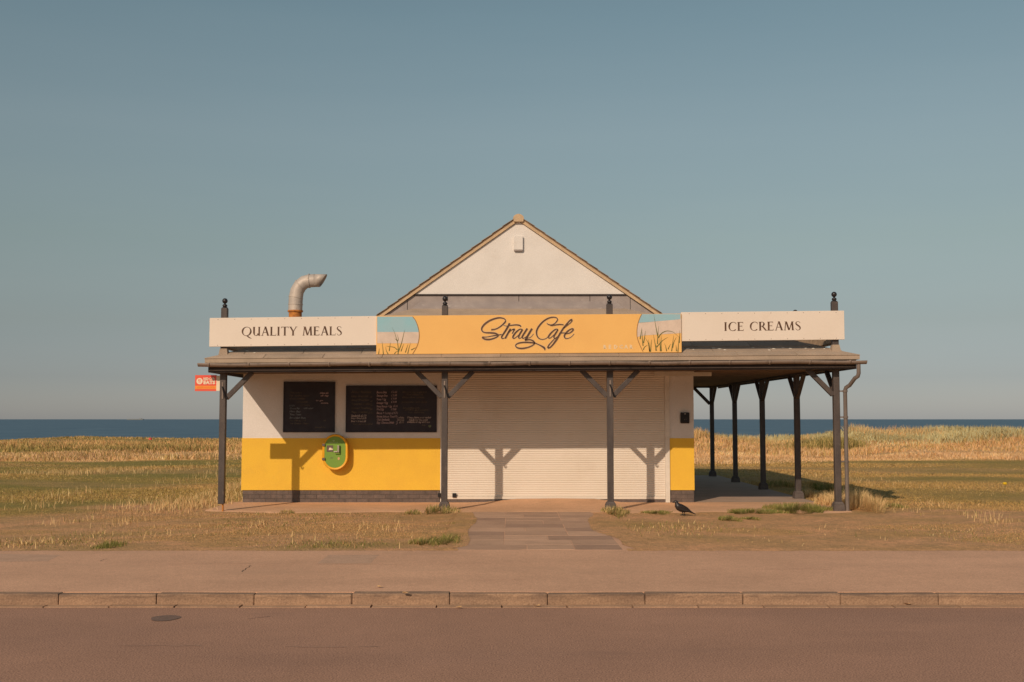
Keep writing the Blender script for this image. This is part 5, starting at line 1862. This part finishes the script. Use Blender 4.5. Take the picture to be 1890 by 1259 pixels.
tl_ = [tall(50000, -46, -3, 43, 54, 61, .07, .20, .035, [PINK, ORANGE, PINK, KHAKI, OLIVE]), tall(30000, -46, -3, 52, 66, 62, .10, .28, .045, [ORANGE, KHAKI, ORANGE, OLIVE]), tall(24000, -46, -3, 62, 80, 63, .06, .13, .05, [KHAKI, OLIVE, DKGR, ORANGE]),
       tall(40000, 3, 46, 42, 50, 64, .07, .17, .035, [PINK, PINK, ORANGE]), tall(46000, 3, 46, 48, 58, 65, .14, .34, .040, [ORANGE, PINK, ORANGE, KHAKI]), tall(50000, 3, 46, 56, 68, 66, .22, .50, .042, [SAGE, SAGE, KHAKI, SAGE]),
       tall(5000, 9, 16, 56, 64, 67, .3, .55, .045, [ORANGE, STRAW, KHAKI]), tall(5000, 12.5, 17, 52, 58, 68, .25, .48, .04, [DKGR, KHAKI, DKGR]), tall(5000, 30, 36, 55, 60, 72, .15, .3, .04, [DKGR, KHAKI]), tall(4000, 19, 24, 60, 66, 69, .4, .75, .04, [ORANGE, SAGE, STRAW]),
       tall(6000, -46, -12, 52, 56, 70, .12, .28, .045, [DKGR, KHAKI, DKGR]), tall(3000, -30, -14, 54, 58, 71, .2, .36, .045, [DKGR, KHAKI])]
cat_ = [np.concatenate([p[i] for p in tl_]) for i in range(6)]
o = blades('dune_grass', *cat_, lean=0.6, seed=3)
o['kind'] = 'stuff'


# single clumps one can point at
def clump(label, px, py, wpx, dpx, n, h0, h1, w, seed, bw=0.008, lean=0.5, name='grass_clump'):
    rr = np.random.default_rng(seed)
    cx, cy = gpt(px, py, G)
    a = rr.uniform(0, 2 * np.pi, n)
    q = np.sqrt(rr.random(n))
    sx = wpx / 2 / FPX * cy
    sy = dpx / 2 * cy * cy / (1.64 * FPX)
    edge = 1 + 0.22 * np.sin(3 * a + seed) + 0.15 * np.sin(7 * a + 2 * seed)
    x, y = sx * q * np.cos(a) * edge, sy * q * np.sin(a) * edge
    ok = y + cy > 14.45
    x, y = x[ok], y[ok]
    h = rr.uniform(h0, h1, len(x)) * (1.15 - 0.5 * q[ok])
    o = blades(name, x, y, height(x + cx, y + cy) - G, h, np.full(len(x), bw), pick(len(x), w, seed + 1), lean=lean, seed=seed)
    o.location = (cx, cy, G)
    tag(o, label, 'grass tuft')
    return o


clump('big clump of pale straw grass at the foot of the drainpipe post', 1574, 934, 98, 18, 2600, .16, .42, [0.3, 1.0, 8, .6], 201, lean=0.7)
clump('low green weeds left of the straw clump by the drainpipe', 1475, 942, 112, 10, 3200, .08, .20, [7, 1.5, .3, .2], 202)
clump('thin line of green weeds along the concrete edge, left of the taller weeds', 1395, 945, 110, 6, 2400, .05, .11, [7, 1.5, .4, .2], 203)
clump('small green patch right of the straw clump', 1642, 936, 44, 7, 600, .05, .12, [6, 2, .6, .4], 204)
clump('round green weed patch on the bare ground right of the crow', 1345, 957, 36, 7, 1100, .04, .09, [6, 2, .4, .4], 205)
clump('flat green weed patch right of the round one, on the bare ground', 1386, 956, 36, 4, 900, .03, .06, [6, 2, .6, .4], 206)
clump('flat green weed patch just left of the crow', 1213, 946, 50, 5, 1100, .04, .08, [6, 2, .6, .4], 207)
clump('green and straw weeds round the foot of the post in front of the shutter', 1135, 947, 42, 12, 900, .07, .19, [5, 2, 3, .5], 208)
clump('green weeds round the foot of the post left of the shutter', 812, 944, 60, 8, 900, .07, .19, [5, 2, 2.2, .5], 209)
clump('small yellowish weed tuft on the concrete edge left of the shutter post', 762, 947, 30, 5, 260, .04, .12, [4, 3, 2, .5], 210)
clump('green spiky tuft at the edge of the slab path', 834, 1000, 44, 20, 800, .08, .20, [7, 2, .6, .4], 211)
clump('green tuft left of the spiky one by the slab path', 790, 1000, 56, 12, 700, .05, .12, [6, 2, .8, .5], 212)
clump('green patch in the verge highest up beside the slab path', 858, 968, 40, 8, 420, .04, .10, [6, 2, .8, .4], 213)
clump('darkest green tuft near the footway at the left', 200, 1008, 44, 16, 420, .05, .11, [8, 1, .2, .2], 214)
clump('dry straw tuft behind the concrete base of the second side post', 1492, 916, 16, 6, 260, .12, .26, [0.2, 1, 6, 1], 215)
clump('yellow tuft on the concrete edge left of the tall windowless wall middle', 530, 946, 26, 4, 180, .04, .12, [3, 3, 3, .5], 216)
clump('grey green tuft in the shade behind the corner post', 1520, 902, 36, 8, 700, .10, .28, [6, 2, .6, .4], 217)
clump('grey green tufts in the shade along the veranda floor', 1435, 895, 50, 10, 900, .08, .22, [5, 2, 1.2, .4], 218)
